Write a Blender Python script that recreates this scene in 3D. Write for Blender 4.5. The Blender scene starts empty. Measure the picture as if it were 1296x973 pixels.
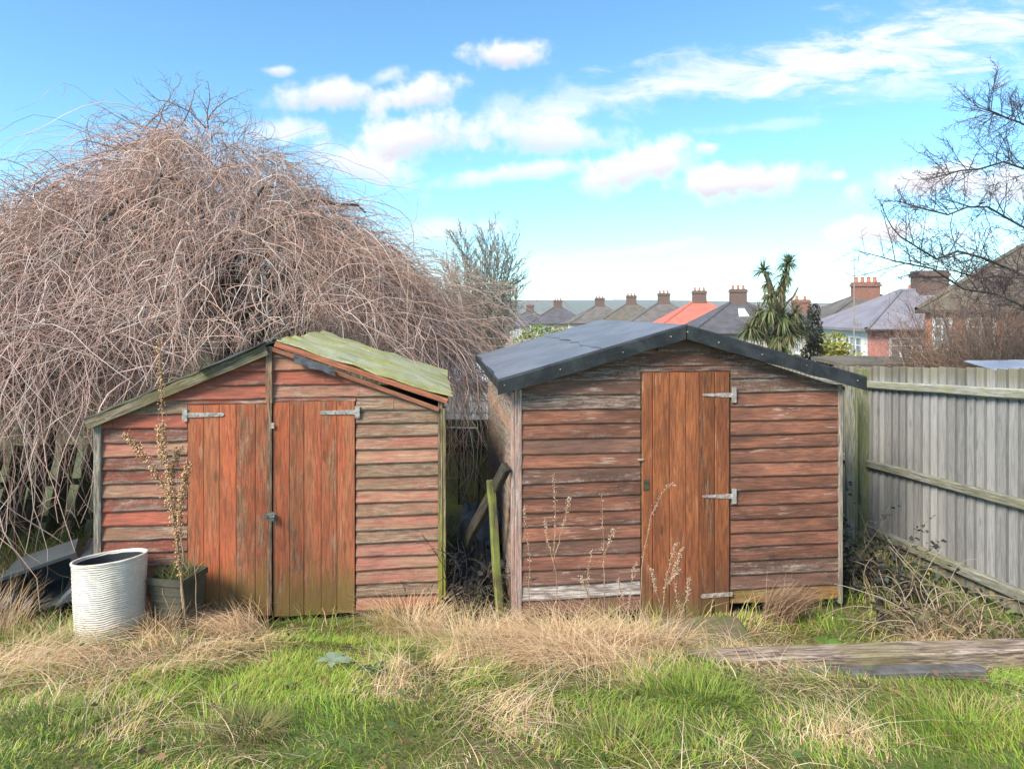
import bpy, bmesh, math, random
import numpy as np
from mathutils import Vector, Matrix

SC = bpy.context.scene
COL = SC.collection
R = math.radians
random.seed(7)
RNG = np.random.default_rng(11)

# ------------------------------------------------------------------ camera
CAM_Z = 2.17
FPX = 820.0            # focal length in photo pixels (photo 1296 x 973)
CX, HY = 648.0, 392.0  # principal column, horizon row
cd = bpy.data.cameras.new("camera"); cam = bpy.data.objects.new("camera", cd); COL.objects.link(cam)
cam.location = (0, 0, CAM_Z); cam.rotation_euler = (R(90), 0, 0)
cd.sensor_width = 36; cd.lens = FPX / 1296 * 36
cd.shift_y = (HY - 486.5) / 1296
cd.clip_start = 0.05; cd.clip_end = 8000
SC.camera = cam

# ------------------------------------------------------------------ light
SUN_DIR = Vector((-0.54, -0.56, 0.66)).normalized()
sun_el = math.asin(SUN_DIR.z); sun_az = math.atan2(SUN_DIR.x, SUN_DIR.y)
sl = bpy.data.lights.new("sun", 'SUN'); so = bpy.data.objects.new("sun", sl); COL.objects.link(so)
sl.energy = 3.1; sl.angle = R(22); sl.color = (1, 0.91, 0.79)
so.rotation_euler = SUN_DIR.to_track_quat('Z', 'Y').to_euler()
so.location = (-6, -8, 14)

SC.view_settings.view_transform = 'Standard'
SC.view_settings.look = 'None'
SC.view_settings.gamma = 1.0
SC.view_settings.use_curve_mapping = False
SC.view_settings.exposure = 1.24
HAZE = 0.00045   # air density per metre

# ------------------------------------------------------------------ world: Nishita sky with clouds
W = bpy.data.worlds.new("World"); SC.world = W; W.use_nodes = True
nt = W.node_tree; nt.nodes.clear()
def N(t, **k):
    n = nt.nodes.new(t)
    for a, b in k.items(): setattr(n, a, b)
    return n
def L(a, b): nt.links.new(a, b)
def M(op, a, b=None, c=None, clamp=False):
    n = N('ShaderNodeMath', operation=op); n.use_clamp = clamp
    for i, x in enumerate((a, b, c)):
        if x is None: continue
        if isinstance(x, (int, float)): n.inputs[i].default_value = x
        else: L(x, n.inputs[i])
    return n.outputs[0]
sky = N('ShaderNodeTexSky', sky_type='NISHITA'); sky.sun_disc = False
sky.sun_elevation = sun_el; sky.sun_rotation = sun_az
sky.altitude = 50; sky.air_density = 0.9; sky.dust_density = 0.0; sky.ozone_density = 1.0
geo = N('ShaderNodeTexCoord')
sep = N('ShaderNodeSeparateXYZ'); L(geo.outputs['Generated'], sep.inputs[0])
dx, dy, dz = sep.outputs
ys = M('MAXIMUM', dy, 0.08)
tx = M('DIVIDE', dx, ys); tz = M('DIVIDE', dz, ys)
comb = N('ShaderNodeCombineXYZ'); L(tx, comb.inputs[0]); L(tz, comb.inputs[1])
n1 = N('ShaderNodeTexNoise'); n1.inputs['Scale'].default_value = 9; n1.inputs['Detail'].default_value = 7; n1.inputs['Roughness'].default_value = 0.62
L(comb.outputs[0], n1.inputs['Vector'])
n2 = N('ShaderNodeTexNoise'); n2.inputs['Scale'].default_value = 26; n2.inputs['Detail'].default_value = 5
L(comb.outputs[0], n2.inputs['Vector'])
pert = M('ADD', M('MULTIPLY', M('SUBTRACT', n1.outputs['Fac'], 0.5), 2.6), M('MULTIPLY', M('SUBTRACT', n2.outputs['Fac'], 0.5), 0.9))
# clouds: (px, py, rx, ry, tilt degrees, softness, opacity)
clouds = [(640,68,46,19,0,.5,1),(350,90,19,7,0,.6,.7),(412,120,62,19,-5,.6,.85),(525,120,50,24,-12,.5,1),(487,97,28,11,-15,.8,.6),
 (528,170,72,30,-8,.5,1),(700,172,105,22,4,.7,.8),(450,208,72,28,12,.6,.85),(365,165,45,16,0,.8,.7),(660,218,100,11,-7,.7,.75),
 (812,210,70,26,-12,.5,1),(895,187,14,7,0,.7,.8),(938,228,100,21,-3,.5,1),(1060,222,12,5,0,.8,.6),
 (1010,84,330,34,-9,1.7,.9),(1190,55,220,52,-8,1.9,.9),(1150,108,170,22,-4,1.9,.5),(700,135,200,24,-12,1.3,.45),(960,160,70,7,-5,1.0,.3),
 (1165,230,72,22,-8,.5,1),(1112,295,64,17,-4,.5,1),(1275,235,60,26,0,.7,.85),(555,292,85,14,-6,1.0,.6),
 (800,318,190,11,-5,1.6,.5),(730,352,190,22,0,1.6,.15),(1230,300,60,12,0,1.0,.4),(560,340,110,14,0,1.6,.25)]
n4 = N('ShaderNodeTexNoise'); n4.inputs['Scale'].default_value = 1.0; n4.inputs['Detail'].default_value = 8; n4.inputs['Roughness'].default_value = 0.66; n4.inputs['Distortion'].default_value = 0.5
mp4 = N('ShaderNodeMapping'); mp4.inputs['Rotation'].default_value = (0, 0, R(-9)); mp4.inputs['Scale'].default_value = (7, 26, 1); L(comb.outputs[0], mp4.inputs[0]); L(mp4.outputs[0], n4.inputs['Vector'])
wisp = M('MULTIPLY', M('SUBTRACT', n4.outputs['Fac'], 0.47), 3.2)
dens = None; under = None
for (px, py, rx, ry, tilt, soft, op) in clouds:
    mp = N('ShaderNodeMapping', vector_type='TEXTURE')
    mp.inputs['Location'].default_value = ((px - CX) / FPX, (HY - py) / FPX, 0)
    mp.inputs['Rotation'].default_value = (0, 0, R(-tilt))
    mp.inputs['Scale'].default_value = (rx * 1.27 / FPX, ry * 1.27 / FPX, 1)
    L(comb.outputs[0], mp.inputs[0])
    ln = N('ShaderNodeVectorMath', operation='LENGTH'); L(mp.outputs[0], ln.inputs[0])
    mr = N('ShaderNodeMapRange', interpolation_type='SMOOTHSTEP'); mr.clamp = True
    L(M('ADD', ln.outputs['Value'], wisp if soft > 1.5 else M('MULTIPLY', pert, 0.75 + 0.35 * soft)), mr.inputs['Value'])
    mr.inputs['From Min'].default_value = 1.05; mr.inputs['From Max'].default_value = 1.05 - 0.56 - 0.38 * soft
    mr.inputs['To Min'].default_value = 0; mr.inputs['To Max'].default_value = op
    if soft <= .7:
        sy = N('ShaderNodeSeparateXYZ'); L(mp.outputs[0], sy.inputs[0])
        ub_ = M('MULTIPLY', mr.outputs[0], M('SUBTRACT', 0.25, sy.outputs[1], clamp=True))
        under = ub_ if under is None else M('MAXIMUM', under, ub_)
    inv = M('SUBTRACT', 1.0, mr.outputs[0])
    dens = inv if dens is None else M('MULTIPLY', dens, inv)
dens = M('SUBTRACT', 1.0, dens)
dens = M('MULTIPLY', dens, M('GREATER_THAN', dy, 0.1))
# the same kind of scattered cloud goes on all round, outside the clouds listed above
zz = M('ADD', M('MAXIMUM', dz, 0.0), 0.12)
c2 = N('ShaderNodeCombineXYZ'); L(M('DIVIDE', dx, zz), c2.inputs[0]); L(M('DIVIDE', dy, zz), c2.inputs[1])
n3 = N('ShaderNodeTexNoise'); n3.inputs['Scale'].default_value = 0.9; n3.inputs['Detail'].default_value = 8; n3.inputs['Roughness'].default_value = 0.6
L(c2.outputs[0], n3.inputs['Vector'])
mr = N('ShaderNodeMapRange', interpolation_type='SMOOTHSTEP'); L(n3.outputs['Fac'], mr.inputs['Value'])
mr.inputs['From Min'].default_value = 0.5; mr.inputs['From Max'].default_value = 0.68
infr = M('MULTIPLY', M('LESS_THAN', M('ABSOLUTE', tx), 0.95), M('MULTIPLY', M('LESS_THAN', tz, 0.62), M('GREATER_THAN', dy, 0.1)))
d2 = M('MULTIPLY', mr.outputs[0], M('SUBTRACT', 1.0, infr))
dens = M('MAXIMUM', dens, d2)
tint = N('ShaderNodeMix', data_type='RGBA', blend_type='MULTIPLY'); tint.inputs['Factor'].default_value = 1
L(sky.outputs[0], tint.inputs[6]); tint.inputs[7].default_value = (0.64, 0.99, 1.10, 1)
mixc = N('ShaderNodeMix', data_type='RGBA')
L(dens, mixc.inputs['Factor']); L(tint.outputs[2], mixc.inputs[6])
cc = N('ShaderNodeMix', data_type='RGBA'); L(M('ADD', M('MULTIPLY', under, 1.1), M('MULTIPLY', M('SUBTRACT', n1.outputs['Fac'], 0.45), 0.8), clamp=True), cc.inputs['Factor'])
cc.inputs[6].default_value = (4.7, 4.65, 4.8, 1); cc.inputs[7].default_value = (3.0, 2.85, 3.15, 1)
L(cc.outputs[2], mixc.inputs[7])
bg = N('ShaderNodeBackground'); bg.inputs['Strength'].default_value = 0.11
L(mixc.outputs[2], bg.inputs['Color'])
wo = N('ShaderNodeOutputWorld'); L(bg.outputs[0], wo.inputs['Surface'])
W.cycles.sampling_method = "MANUAL"; W.cycles.sample_map_resolution = 512

# ------------------------------------------------------------------ helpers
def tag(o, label=None, cat=None, group=None, kind=None):
    if label: o['label'] = label
    if cat: o['category'] = cat
    if group: o['group'] = group
    if kind: o['kind'] = kind
    return o
def empty(name, loc=(0, 0, 0), rz=0, label=None, cat=None, group=None):
    o = bpy.data.objects.new(name, None); COL.objects.link(o)
    o.location = loc; o.rotation_euler = (0, 0, rz); o.empty_display_size = 0.1
    return tag(o, label, cat, group)
def link(name, me, mat, parent=None, loc=(0, 0, 0), rot=(0, 0, 0)):
    o = bpy.data.objects.new(name, me); COL.objects.link(o)
    if mat is not None and not me.materials: me.materials.append(mat)
    o.parent = parent; o.location = loc; o.rotation_euler = rot
    return o
def np_mesh(name, V, F, cols=None, smooth=False):
    V = np.asarray(V, np.float32).reshape(-1, 3); F = np.asarray(F, np.int32)
    k = F.shape[1]
    me = bpy.data.meshes.new(name)
    me.vertices.add(len(V)); me.vertices.foreach_set('co', V.ravel())
    me.loops.add(F.size); me.loops.foreach_set('vertex_index', F.ravel())
    me.polygons.add(len(F)); me.polygons.foreach_set('loop_start', np.arange(0, F.size, k, dtype=np.int32))
    if smooth: me.polygons.foreach_set('use_smooth', np.ones(len(F), bool))
    me.update(calc_edges=True)
    if cols is not None:
        a = me.color_attributes.new('Col', 'FLOAT_COLOR', 'POINT')
        c = np.ones((len(V), 4), np.float32); c[:, :3] = cols
        a.data.foreach_set('color', c.ravel())
    return me
def py_obj(name, V, F, mat, parent=None, smooth=False, centre=True):
    """mesh from lists; its origin is put at its own centre"""
    V = np.array(V, float)
    c = (V.min(0) + V.max(0)) / 2 if centre else np.zeros(3)
    me = bpy.data.meshes.new(name); me.from_pydata((V - c).tolist(), [], F); 
    bm = bmesh.new(); bm.from_mesh(me); bmesh.ops.recalc_face_normals(bm, faces=bm.faces); bm.to_mesh(me); bm.free()
    if smooth:
        for p in me.polygons: p.use_smooth = True
    return link(name, me, mat, parent, tuple(c))
BOXF = [(0,1,3,2),(4,6,7,5),(0,4,5,1),(2,3,7,6),(0,2,6,4),(1,5,7,3)]
def box(name, a, b, mat, parent=None, bevel=0.0, jit=0.0):
    a = np.array(a, float); b = np.array(b, float); c = (a + b) / 2; h = (b - a) / 2
    V = [(x*h[0], y*h[1], z*h[2]) for x in (-1,1) for y in (-1,1) for z in (-1,1)]
    if jit: V = [tuple(p + random.uniform(-jit, jit) for p in v) for v in V]
    me = bpy.data.meshes.new(name); me.from_pydata(V, [], BOXF)
    bm = bmesh.new(); bm.from_mesh(me); bmesh.ops.recalc_face_normals(bm, faces=bm.faces)
    if bevel: bmesh.ops.bevel(bm, geom=bm.edges[:], offset=bevel, segments=1, affect='EDGES', profile=0.5)
    bm.to_mesh(me); bm.free()
    return link(name, me, mat, parent, tuple(c))
def beam(name, p, q, w, t, mat, parent=None, bevel=0.004, roll=0.0, segs=1, wob=0.0):
    """square-cut timber from p to q; origin in its middle, local x along it"""
    p = Vector(p); q = Vector(q); d = q - p; Ln = d.length
    V = []; F = []
    n = segs + 1
    for i in range(n):
        x = -Ln/2 + Ln*i/segs
        oy = random.uniform(-wob, wob); oz = random.uniform(-wob, wob)
        for (y, z) in ((-w/2,-t/2),(w/2,-t/2),(w/2,t/2),(-w/2,t/2)): V.append((x, y+oy, z+oz))
    for i in range(segs):
        for k in range(4):
            a = i*4+k; b = i*4+(k+1) % 4; F.append((a, b, b+4, a+4))
    F.append((0,1,2,3)); F.append(tuple((n-1)*4+k for k in (3,2,1,0)))
    me = bpy.data.meshes.new(name); me.from_pydata(V, [], F)
    bm = bmesh.new(); bm.from_mesh(me); bmesh.ops.recalc_face_normals(bm, faces=bm.faces)
    if bevel:
        es = [e for e in bm.edges if len(e.link_faces) == 2 and e.calc_face_angle(0) > 1.0]
        bmesh.ops.bevel(bm, geom=es, offset=bevel, segments=1, affect='EDGES', profile=0.5)
    bm.to_mesh(me); bm.free()
    q1 = d.to_track_quat('X', 'Z')
    m = q1.to_matrix() @ Matrix.Rotation(roll, 3, 'X')
    return link(name, me, mat, parent, (p+q)/2, m.to_euler())
def tubes(paths, radii, sides=4, cap=True):
    P = np.asarray(paths, np.float32); K, n, _ = P.shape
    r = np.asarray(radii, np.float32)
    T = np.gradient(P, axis=1); T /= np.linalg.norm(T, axis=2, keepdims=True) + 1e-9
    ref = np.array((0.31, 0.52, 0.79)); A = np.cross(T, ref)
    bad = np.linalg.norm(A, axis=2) < 0.15
    A[bad] = np.cross(T[bad], (0.9, -0.4, 0.1)); A /= np.linalg.norm(A, axis=2, keepdims=True) + 1e-9
    B = np.cross(T, A)
    ang = np.arange(sides) * 2 * np.pi / sides
    V = P[:, :, None, :] + r[:, :, None, None] * (A[:, :, None, :] * np.cos(ang)[None, None, :, None] + B[:, :, None, :] * np.sin(ang)[None, None, :, None])
    idx = np.arange(K * n * sides).reshape(K, n, sides)
    a = idx[:, :-1, :]; b = np.roll(a, -1, axis=2); c = np.roll(idx[:, 1:, :], -1, axis=2); d = idx[:, 1:, :]
    F = np.stack([a, b, c, d], -1).reshape(-1, 4)
    return V.reshape(-1, 3), F
def blades(pos, h, w, az, lean, segs=3):
    K = len(pos); t = np.linspace(0, 1, segs + 1)[None, :]
    d = np.stack([np.cos(az), np.sin(az)], 1)
    fa = az + np.pi/2 + RNG.uniform(-0.9, 0.9, K); f = np.stack([np.cos(fa), np.sin(fa)], 1)
    off = (lean * h)[:, None] * t ** 1.7
    z = h[:, None] * (t - 0.42 * np.minimum(lean, 1.7)[:, None] * t ** 2.2)
    wd = w[:, None] * (1 - t ** 1.6) * 0.5 + 0.0003
    C = np.zeros((K, segs + 1, 3)); C[:, :, :2] = pos[:, None, :2] + d[:, None, :] * off[:, :, None]
    C[:, :, 2] = pos[:, 2:3] + z
    S = np.zeros((K, segs + 1, 3)); S[:, :, :2] = f[:, None, :] * wd[:, :, None]
    V = np.stack([C - S, C + S], 2)
    i = np.arange(K * (segs + 1) * 2).reshape(K, segs + 1, 2)
    F = np.stack([i[:, :-1, 0], i[:, :-1, 1], i[:, 1:, 1], i[:, 1:, 0]], -1).reshape(-1, 4)
    return V.reshape(-1, 3), F
def vnoise(x, y, s, seed=0):
    x = np.asarray(x) / s + seed * 17.3; y = np.asarray(y) / s + seed * 9.1
    xi = np.floor(x).astype(np.int64); yi = np.floor(y).astype(np.int64); fx = x - xi; fy = y - yi
    fx = fx*fx*(3-2*fx); fy = fy*fy*(3-2*fy)
    def h(a, b):
        v = np.sin(a * 127.1 + b * 311.7 + seed * 74.7) * 43758.5453
        return v - np.floor(v)
    return (h(xi,yi)*(1-fx)+h(xi+1,yi)*fx)*(1-fy)+(h(xi,yi+1)*(1-fx)+h(xi+1,yi+1)*fx)*fy
def PX(px, py, d):
    return ((px - CX) / FPX * d, d, CAM_Z - (py - HY) / FPX * d)

# ------------------------------------------------------------------ materials
MAT = {}
class NT:
    def __init__(s, name, rough=0.8):
        s.m = bpy.data.materials.new(name); s.m.use_nodes = True; s.t = s.m.node_tree
        s.b = s.t.nodes['Principled BSDF']; s.b.inputs['Roughness'].default_value = rough
        s.b.inputs['Specular IOR Level'].default_value = 0.25
        MAT[name] = s.m
    def n(s, t, **k):
        n = s.t.nodes.new(t)
        for a, b in k.items(): setattr(n, a, b)
        return n
    def l(s, a, b): s.t.links.new(a, b)
    def math(s, op, a, b=None, clamp=False):
        n = s.n('ShaderNodeMath', operation=op); n.use_clamp = clamp
        for i, x in enumerate((a, b)):
            if x is None: continue
            if isinstance(x, (int, float)): n.inputs[i].default_value = x
            else: s.l(x, n.inputs[i])
        return n.outputs[0]
    def coords(s, scale=(1,1,1), rnd=True, kind='Object'):
        tc = s.n('ShaderNodeTexCoord'); v = tc.outputs[kind]
        if rnd:
            oi = s.n('ShaderNodeObjectInfo')
            m = s.n('ShaderNodeVectorMath', operation='MULTIPLY_ADD')
            s.l(oi.outputs['Random'], m.inputs[0]); m.inputs[1].default_value = (37.1, 23.7, 51.3); s.l(v, m.inputs[2]); v = m.outputs[0]
        mp = s.n('ShaderNodeMapping'); mp.inputs['Scale'].default_value = scale; s.l(v, mp.inputs[0])
        return mp.outputs[0]
    def noise(s, vec, scale=1, detail=4, rough=0.55, dist=0):
        n = s.n('ShaderNodeTexNoise'); n.inputs['Scale'].default_value = scale; n.inputs['Detail'].default_value = detail
        n.inputs['Roughness'].default_value = rough; n.inputs['Distortion'].default_value = dist
        if vec is not None: s.l(vec, n.inputs['Vector'])
        return n.outputs['Fac']
    def ramp(s, f, lo, hi, a=0.0, b=1.0):
        n = s.n('ShaderNodeMapRange', interpolation_type='SMOOTHSTEP'); s.l(f, n.inputs['Value'])
        n.inputs['From Min'].default_value = lo; n.inputs['From Max'].default_value = hi
        n.inputs['To Min'].default_value = a; n.inputs['To Max'].default_value = b
        return n.outputs[0]
    def mix(s, f, a, b, mode='MIX'):
        n = s.n('ShaderNodeMix', data_type='RGBA', blend_type=mode)
        if isinstance(f, (int, float)): n.inputs['Factor'].default_value = f
        else: s.l(f, n.inputs['Factor'])
        for i, x in ((6, a), (7, b)):
            if isinstance(x, tuple): n.inputs[i].default_value = x + (1,)
            else: s.l(x, n.inputs[i])
        return n.outputs[2]
    def bump(s, h, strength=0.4, dist=0.01):
        n = s.n('ShaderNodeBump'); n.inputs['Strength'].default_value = strength; n.inputs['Distance'].default_value = dist
        s.l(h, n.inputs['Height']); s.l(n.outputs[0], s.b.inputs['Normal'])
    def base(s, c):
        if isinstance(c, tuple): s.b.inputs['Base Color'].default_value = c + (1,)
        else: s.l(c, s.b.inputs['Base Color'])

def wood(name, paint, paint2, bare, bare2, axis='X', cover=0.5, vary=0.3, moss=None, moss_lo=0.0, moss_amt=0.0, edge=0.0, dirt=0.0, topmoss=0.0, patch=1.0, grain=0.62, joint=0.0):
    """weathered timber: paint or stain worn off a bare grey board, grain along one axis"""
    s = NT(name, 0.85)
    al = 3.2; ac = 42.0
    sc = {'X': (al, ac, ac), 'Y': (ac, al, ac), 'Z': (ac, ac, al)}[axis]
    fine = s.noise(s.coords(sc), 2.2, 6, 0.65, 0.4)
    sc2 = {'X': (2.2, 11, 11), 'Y': (11, 2.2, 11), 'Z': (11, 11, 1.8)}[axis]
    pat = s.noise(s.coords(tuple(v * patch for v in sc2)), 1.5, 6, 0.62, 0.8)
    blot = s.noise(s.coords((2.4, 2.4, 2.4)), 1.6, 4, 0.6)
    oi = s.n('ShaderNodeObjectInfo')
    gen = s.n('ShaderNodeTexCoord'); sp = s.n('ShaderNodeSeparateXYZ'); s.l(gen.outputs['Generated'], sp.inputs[0])
    gz = sp.outputs[2]
    v = s.math('ADD', s.math('MULTIPLY', pat, 0.55), s.math('MULTIPLY', blot, 0.25))
    v = s.math('ADD', v, s.math('MULTIPLY', fine, 0.28))
    v = s.math('ADD', v, s.math('MULTIPLY', s.math('SUBTRACT', oi.outputs['Random'], 0.5), vary))
    chip = s.noise(s.coords((1, 1, 1)), 55, 4, 0.7)
    v = s.math('ADD', v, s.math('MULTIPLY', s.math('SUBTRACT', chip, 0.5), 0.30))
    if edge: v = s.math('SUBTRACT', v, s.math('MULTIPLY', s.ramp(gz, 0.35, 0.0), edge))
    thr = 0.54 + (0.5 - cover) * 0.5
    m = s.ramp(v, thr - 0.06, thr + 0.07)
    hue = s.ramp(s.noise(s.coords(sc2), 0.9, 3), 0.35, 0.65)
    pc = s.mix(hue, paint, paint2)
    bc = s.mix(s.ramp(fine, 0.35, 0.68), bare2, bare)
    c = s.mix(m, bc, pc)
    c = s.mix(s.ramp(fine, 0.62, 0.36, 0, grain), c, tuple(0.35 * x for x in bare2))
    # long pale scuffs and darker weather stains
    sc3 = {'X': (2.4, 34, 34), 'Y': (34, 2.4, 34), 'Z': (34, 34, 2.4)}[axis]
    scuff = s.noise(s.coords(sc3), 1.3, 5, 0.7, 0.6)
    c = s.mix(s.ramp(s.math('ADD', scuff, s.math('MULTIPLY', s.math('SUBTRACT', blot, 0.5), 0.5)), 0.60, 0.72, 0, 0.65), c, bare)
    stain = s.noise(s.coords({'X': (1.5, 4, 4), 'Y': (4, 1.5, 4), 'Z': (5, 5, 1.2)}[axis]), 1.7, 5, 0.65, 0.5)
    c = s.mix(s.ramp(stain, 0.50, 0.72, 0, 0.55), c, tuple(0.45 * x for x in paint))
    kn = s.n('ShaderNodeTexVoronoi'); kn.inputs['Scale'].default_value = 1.0
    ks = {'X': (2.2, 7, 7), 'Y': (7, 2.2, 7), 'Z': (7, 7, 2.2)}[axis]
    s.l(s.coords(ks), kn.inputs['Vector'])
    c = s.mix(s.ramp(kn.outputs['Distance'], 0.13, 0.06, 0, 0.6), c, tuple(0.3 * x for x in bare2))
    if dirt:
        g = s.math('ADD', s.ramp(gz, 0.30, 0.0), s.math('MULTIPLY', s.math('SUBTRACT', blot, 0.5), 1.2))
        c = s.mix(s.ramp(g, 0.15, 0.9, 0, dirt), c, (0.10, 0.075, 0.045))
    if moss:
        if topmoss:
            g = s.math('ADD', s.ramp(gz, 1 - topmoss, 1.0), s.math('MULTIPLY', s.math('SUBTRACT', blot, 0.5), 1.4))
            c = s.mix(s.ramp(g, 0.25, 0.95, 0, moss_amt), c, moss)
        if moss_lo:
            g = s.math('ADD', s.ramp(gz, moss_lo, 0.0), s.math('MULTIPLY', s.math('SUBTRACT', pat, 0.5), 1.6))
            c = s.mix(s.ramp(g, 0.25, 0.95, 0, moss_amt), c, moss)
        if not topmoss and not moss_lo:
            c = s.mix(s.ramp(s.math('ADD', blot, s.math('MULTIPLY', fine, 0.3)), 0.52, 0.78, 0, moss_amt), c, moss)
    c = s.mix(s.ramp(chip, 0.60, 0.72, 0, 0.35), c, tuple(0.4 * x for x in bare2))
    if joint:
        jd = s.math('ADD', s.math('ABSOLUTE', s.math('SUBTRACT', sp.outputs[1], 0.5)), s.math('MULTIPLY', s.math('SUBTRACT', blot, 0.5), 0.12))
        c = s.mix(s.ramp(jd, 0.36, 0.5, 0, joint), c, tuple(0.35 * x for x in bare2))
    hsv = s.n('ShaderNodeHueSaturation'); s.l(c, hsv.inputs['Color'])
    s.l(s.math('ADD', s.math('MULTIPLY', oi.outputs['Random'], 0.48), 0.74), hsv.inputs['Value'])
    s.base(hsv.outputs[0])
    s.bump(s.math('ADD', fine, s.math('MULTIPLY', m, 0.35)), 0.55, 0.004)
    return s.m

wood('red_board', (0.38,0.105,0.06), (0.29,0.085,0.055), (0.50,0.33,0.25), (0.27,0.165,0.125), 'X', 0.74, 0.24, edge=0.10)
wood('red_board_tan', (0.40,0.14,0.10), (0.36,0.17,0.12), (0.50,0.35,0.24), (0.30,0.195,0.13), 'X', 0.60, 0.2, edge=0.08, moss=(0.30,0.23,0.12), moss_amt=0.3)
wood('red_door', (0.52,0.135,0.06), (0.45,0.16,0.075), (0.50,0.32,0.20), (0.30,0.16,0.09), 'Z', 0.80, 0.2, moss=(0.21,0.17,0.04), moss_lo=0.42, moss_amt=0.55, dirt=0.45)
wood('red_trim', (0.36,0.14,0.08), (0.24,0.10,0.06), (0.36,0.25,0.16), (0.16,0.11,0.07), 'Z', 0.45, 0.2)
wood('orange_trim', (0.50,0.18,0.09), (0.40,0.13,0.07), (0.45,0.30,0.20), (0.22,0.13,0.09), 'X', 0.7, 0.2)
wood('barge_grey', (0.24,0.18,0.11), (0.19,0.14,0.09), (0.36,0.30,0.20), (0.17,0.13,0.09), 'X', 0.5, 0.2, moss=(0.16,0.15,0.05), moss_amt=0.4)
wood('mossy_corner', (0.33,0.24,0.10), (0.27,0.2,0.08), (0.42,0.33,0.2), (0.2,0.15,0.08), 'Z', 0.5, 0.2, moss=(0.30,0.29,0.04), moss_lo=0.9, moss_amt=0.8)
wood('brown_board', (0.165,0.072,0.045), (0.30,0.122,0.072), (0.44,0.32,0.255), (0.18,0.105,0.08), 'X', 0.80, 0.22, edge=0.08, dirt=0.15)
wood('brown_board_pale', (0.15,0.078,0.055), (0.21,0.105,0.07), (0.46,0.35,0.28), (0.19,0.125,0.095), 'X', 0.66, 0.2, edge=0.10)
wood('brown_board_bare', (0.26,0.16,0.11), (0.30,0.18,0.12), (0.60,0.54,0.48), (0.28,0.22,0.18), 'X', 0.2, 0.2)
wood('brown_board_rot', (0.36,0.15,0.05), (0.28,0.12,0.05), (0.40,0.27,0.15), (0.17,0.10,0.06), 'X', 0.5, 0.2, moss=(0.2,0.17,0.05), moss_amt=0.4)
wood('side_board', (0.40,0.24,0.19), (0.30,0.16,0.12), (0.52,0.44,0.38), (0.26,0.2,0.16), 'Y', 0.45, 0.25, moss=(0.22,0.20,0.08), moss_amt=0.3)
wood('side_trim', (0.52,0.33,0.27), (0.44,0.27,0.21), (0.56,0.47,0.41), (0.33,0.25,0.2), 'Z', 0.55, 0.2)
wood('grey_trim', (0.30,0.24,0.18), (0.26,0.22,0.17), (0.42,0.38,0.31), (0.2,0.17,0.13), 'Z', 0.4, 0.2)
wood('brown_door', (0.34,0.115,0.042), (0.245,0.08,0.035), (0.40,0.24,0.15), (0.15,0.075,0.045), 'Z', 0.82, 0.16, moss=(0.16,0.14,0.05), moss_lo=0.16, moss_amt=0.55, dirt=0.5)
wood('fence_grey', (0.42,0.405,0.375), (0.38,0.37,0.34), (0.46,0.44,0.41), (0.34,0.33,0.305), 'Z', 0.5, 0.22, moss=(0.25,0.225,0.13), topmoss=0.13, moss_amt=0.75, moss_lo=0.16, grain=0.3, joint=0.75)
wood('fence_rail', (0.36,0.35,0.30), (0.31,0.31,0.25), (0.50,0.48,0.42), (0.25,0.25,0.19), 'X', 0.5, 0.2, moss=(0.24,0.23,0.11), moss_amt=0.55)
wood('fence_post', (0.26,0.27,0.16), (0.2,0.22,0.12), (0.40,0.40,0.31), (0.15,0.16,0.09), 'Z', 0.6, 0.2, moss=(0.14,0.16,0.04), moss_amt=0.7)
wood('green_fence', (0.10,0.11,0.06), (0.08,0.09,0.045), (0.17,0.17,0.11), (0.05,0.05,0.03), 'Z', 0.6, 0.3, moss=(0.13,0.15,0.04), moss_amt=0.6)
wood('mossy_post', (0.24,0.26,0.07), (0.19,0.2,0.06), (0.27,0.2,0.13), (0.14,0.1,0.06), 'X', 0.6, 0.1, moss=(0.28,0.31,0.06), moss_amt=0.7)
wood('dark_plank', (0.045,0.036,0.03), (0.06,0.048,0.038), (0.13,0.11,0.085), (0.03,0.025,0.02), 'X', 0.6, 0.2, moss=(0.10,0.11,0.03), moss_amt=0.3)
wood('sleeper', (0.38,0.28,0.21), (0.33,0.25,0.19), (0.50,0.41,0.33), (0.16,0.115,0.09), 'X', 0.45, 0.2, moss=(0.2,0.2,0.06), moss_amt=0.35)

wood('fence_rail_upright', (0.36,0.35,0.30), (0.31,0.31,0.25), (0.50,0.48,0.42), (0.25,0.25,0.19), 'Z', 0.5, 0.2, moss=(0.24,0.23,0.11), moss_amt=0.55)
wood('fence_post_long', (0.26,0.27,0.17), (0.21,0.22,0.13), (0.40,0.40,0.31), (0.15,0.16,0.09), 'X', 0.6, 0.2, moss=(0.16,0.17,0.06), moss_amt=0.6)
wood('green_fence_long', (0.10,0.11,0.06), (0.08,0.09,0.045), (0.17,0.17,0.11), (0.05,0.05,0.03), 'X', 0.6, 0.3, moss=(0.13,0.15,0.04), moss_amt=0.6)
wood('red_trim_long', (0.36,0.14,0.08), (0.24,0.10,0.06), (0.40,0.27,0.18), (0.18,0.11,0.07), 'X', 0.6, 0.2)
def simple(name, c, rough=0.7, var=0.25, scale=8, c2=None, bump=0.0, metal=0.0, spec=0.3, dist=0.003, detail=5):
    s = NT(name, rough); s.b.inputs['Metallic'].default_value = metal; s.b.inputs['Specular IOR Level'].default_value = spec
    f = s.noise(s.coords(), scale, detail, 0.6)
    c2 = c2 or tuple(x * (1 - var) for x in c)
    s.base(s.mix(s.ramp(f, 0.32, 0.68), c2, c))
    if bump: s.bump(f, bump, dist)
    return s
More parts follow.
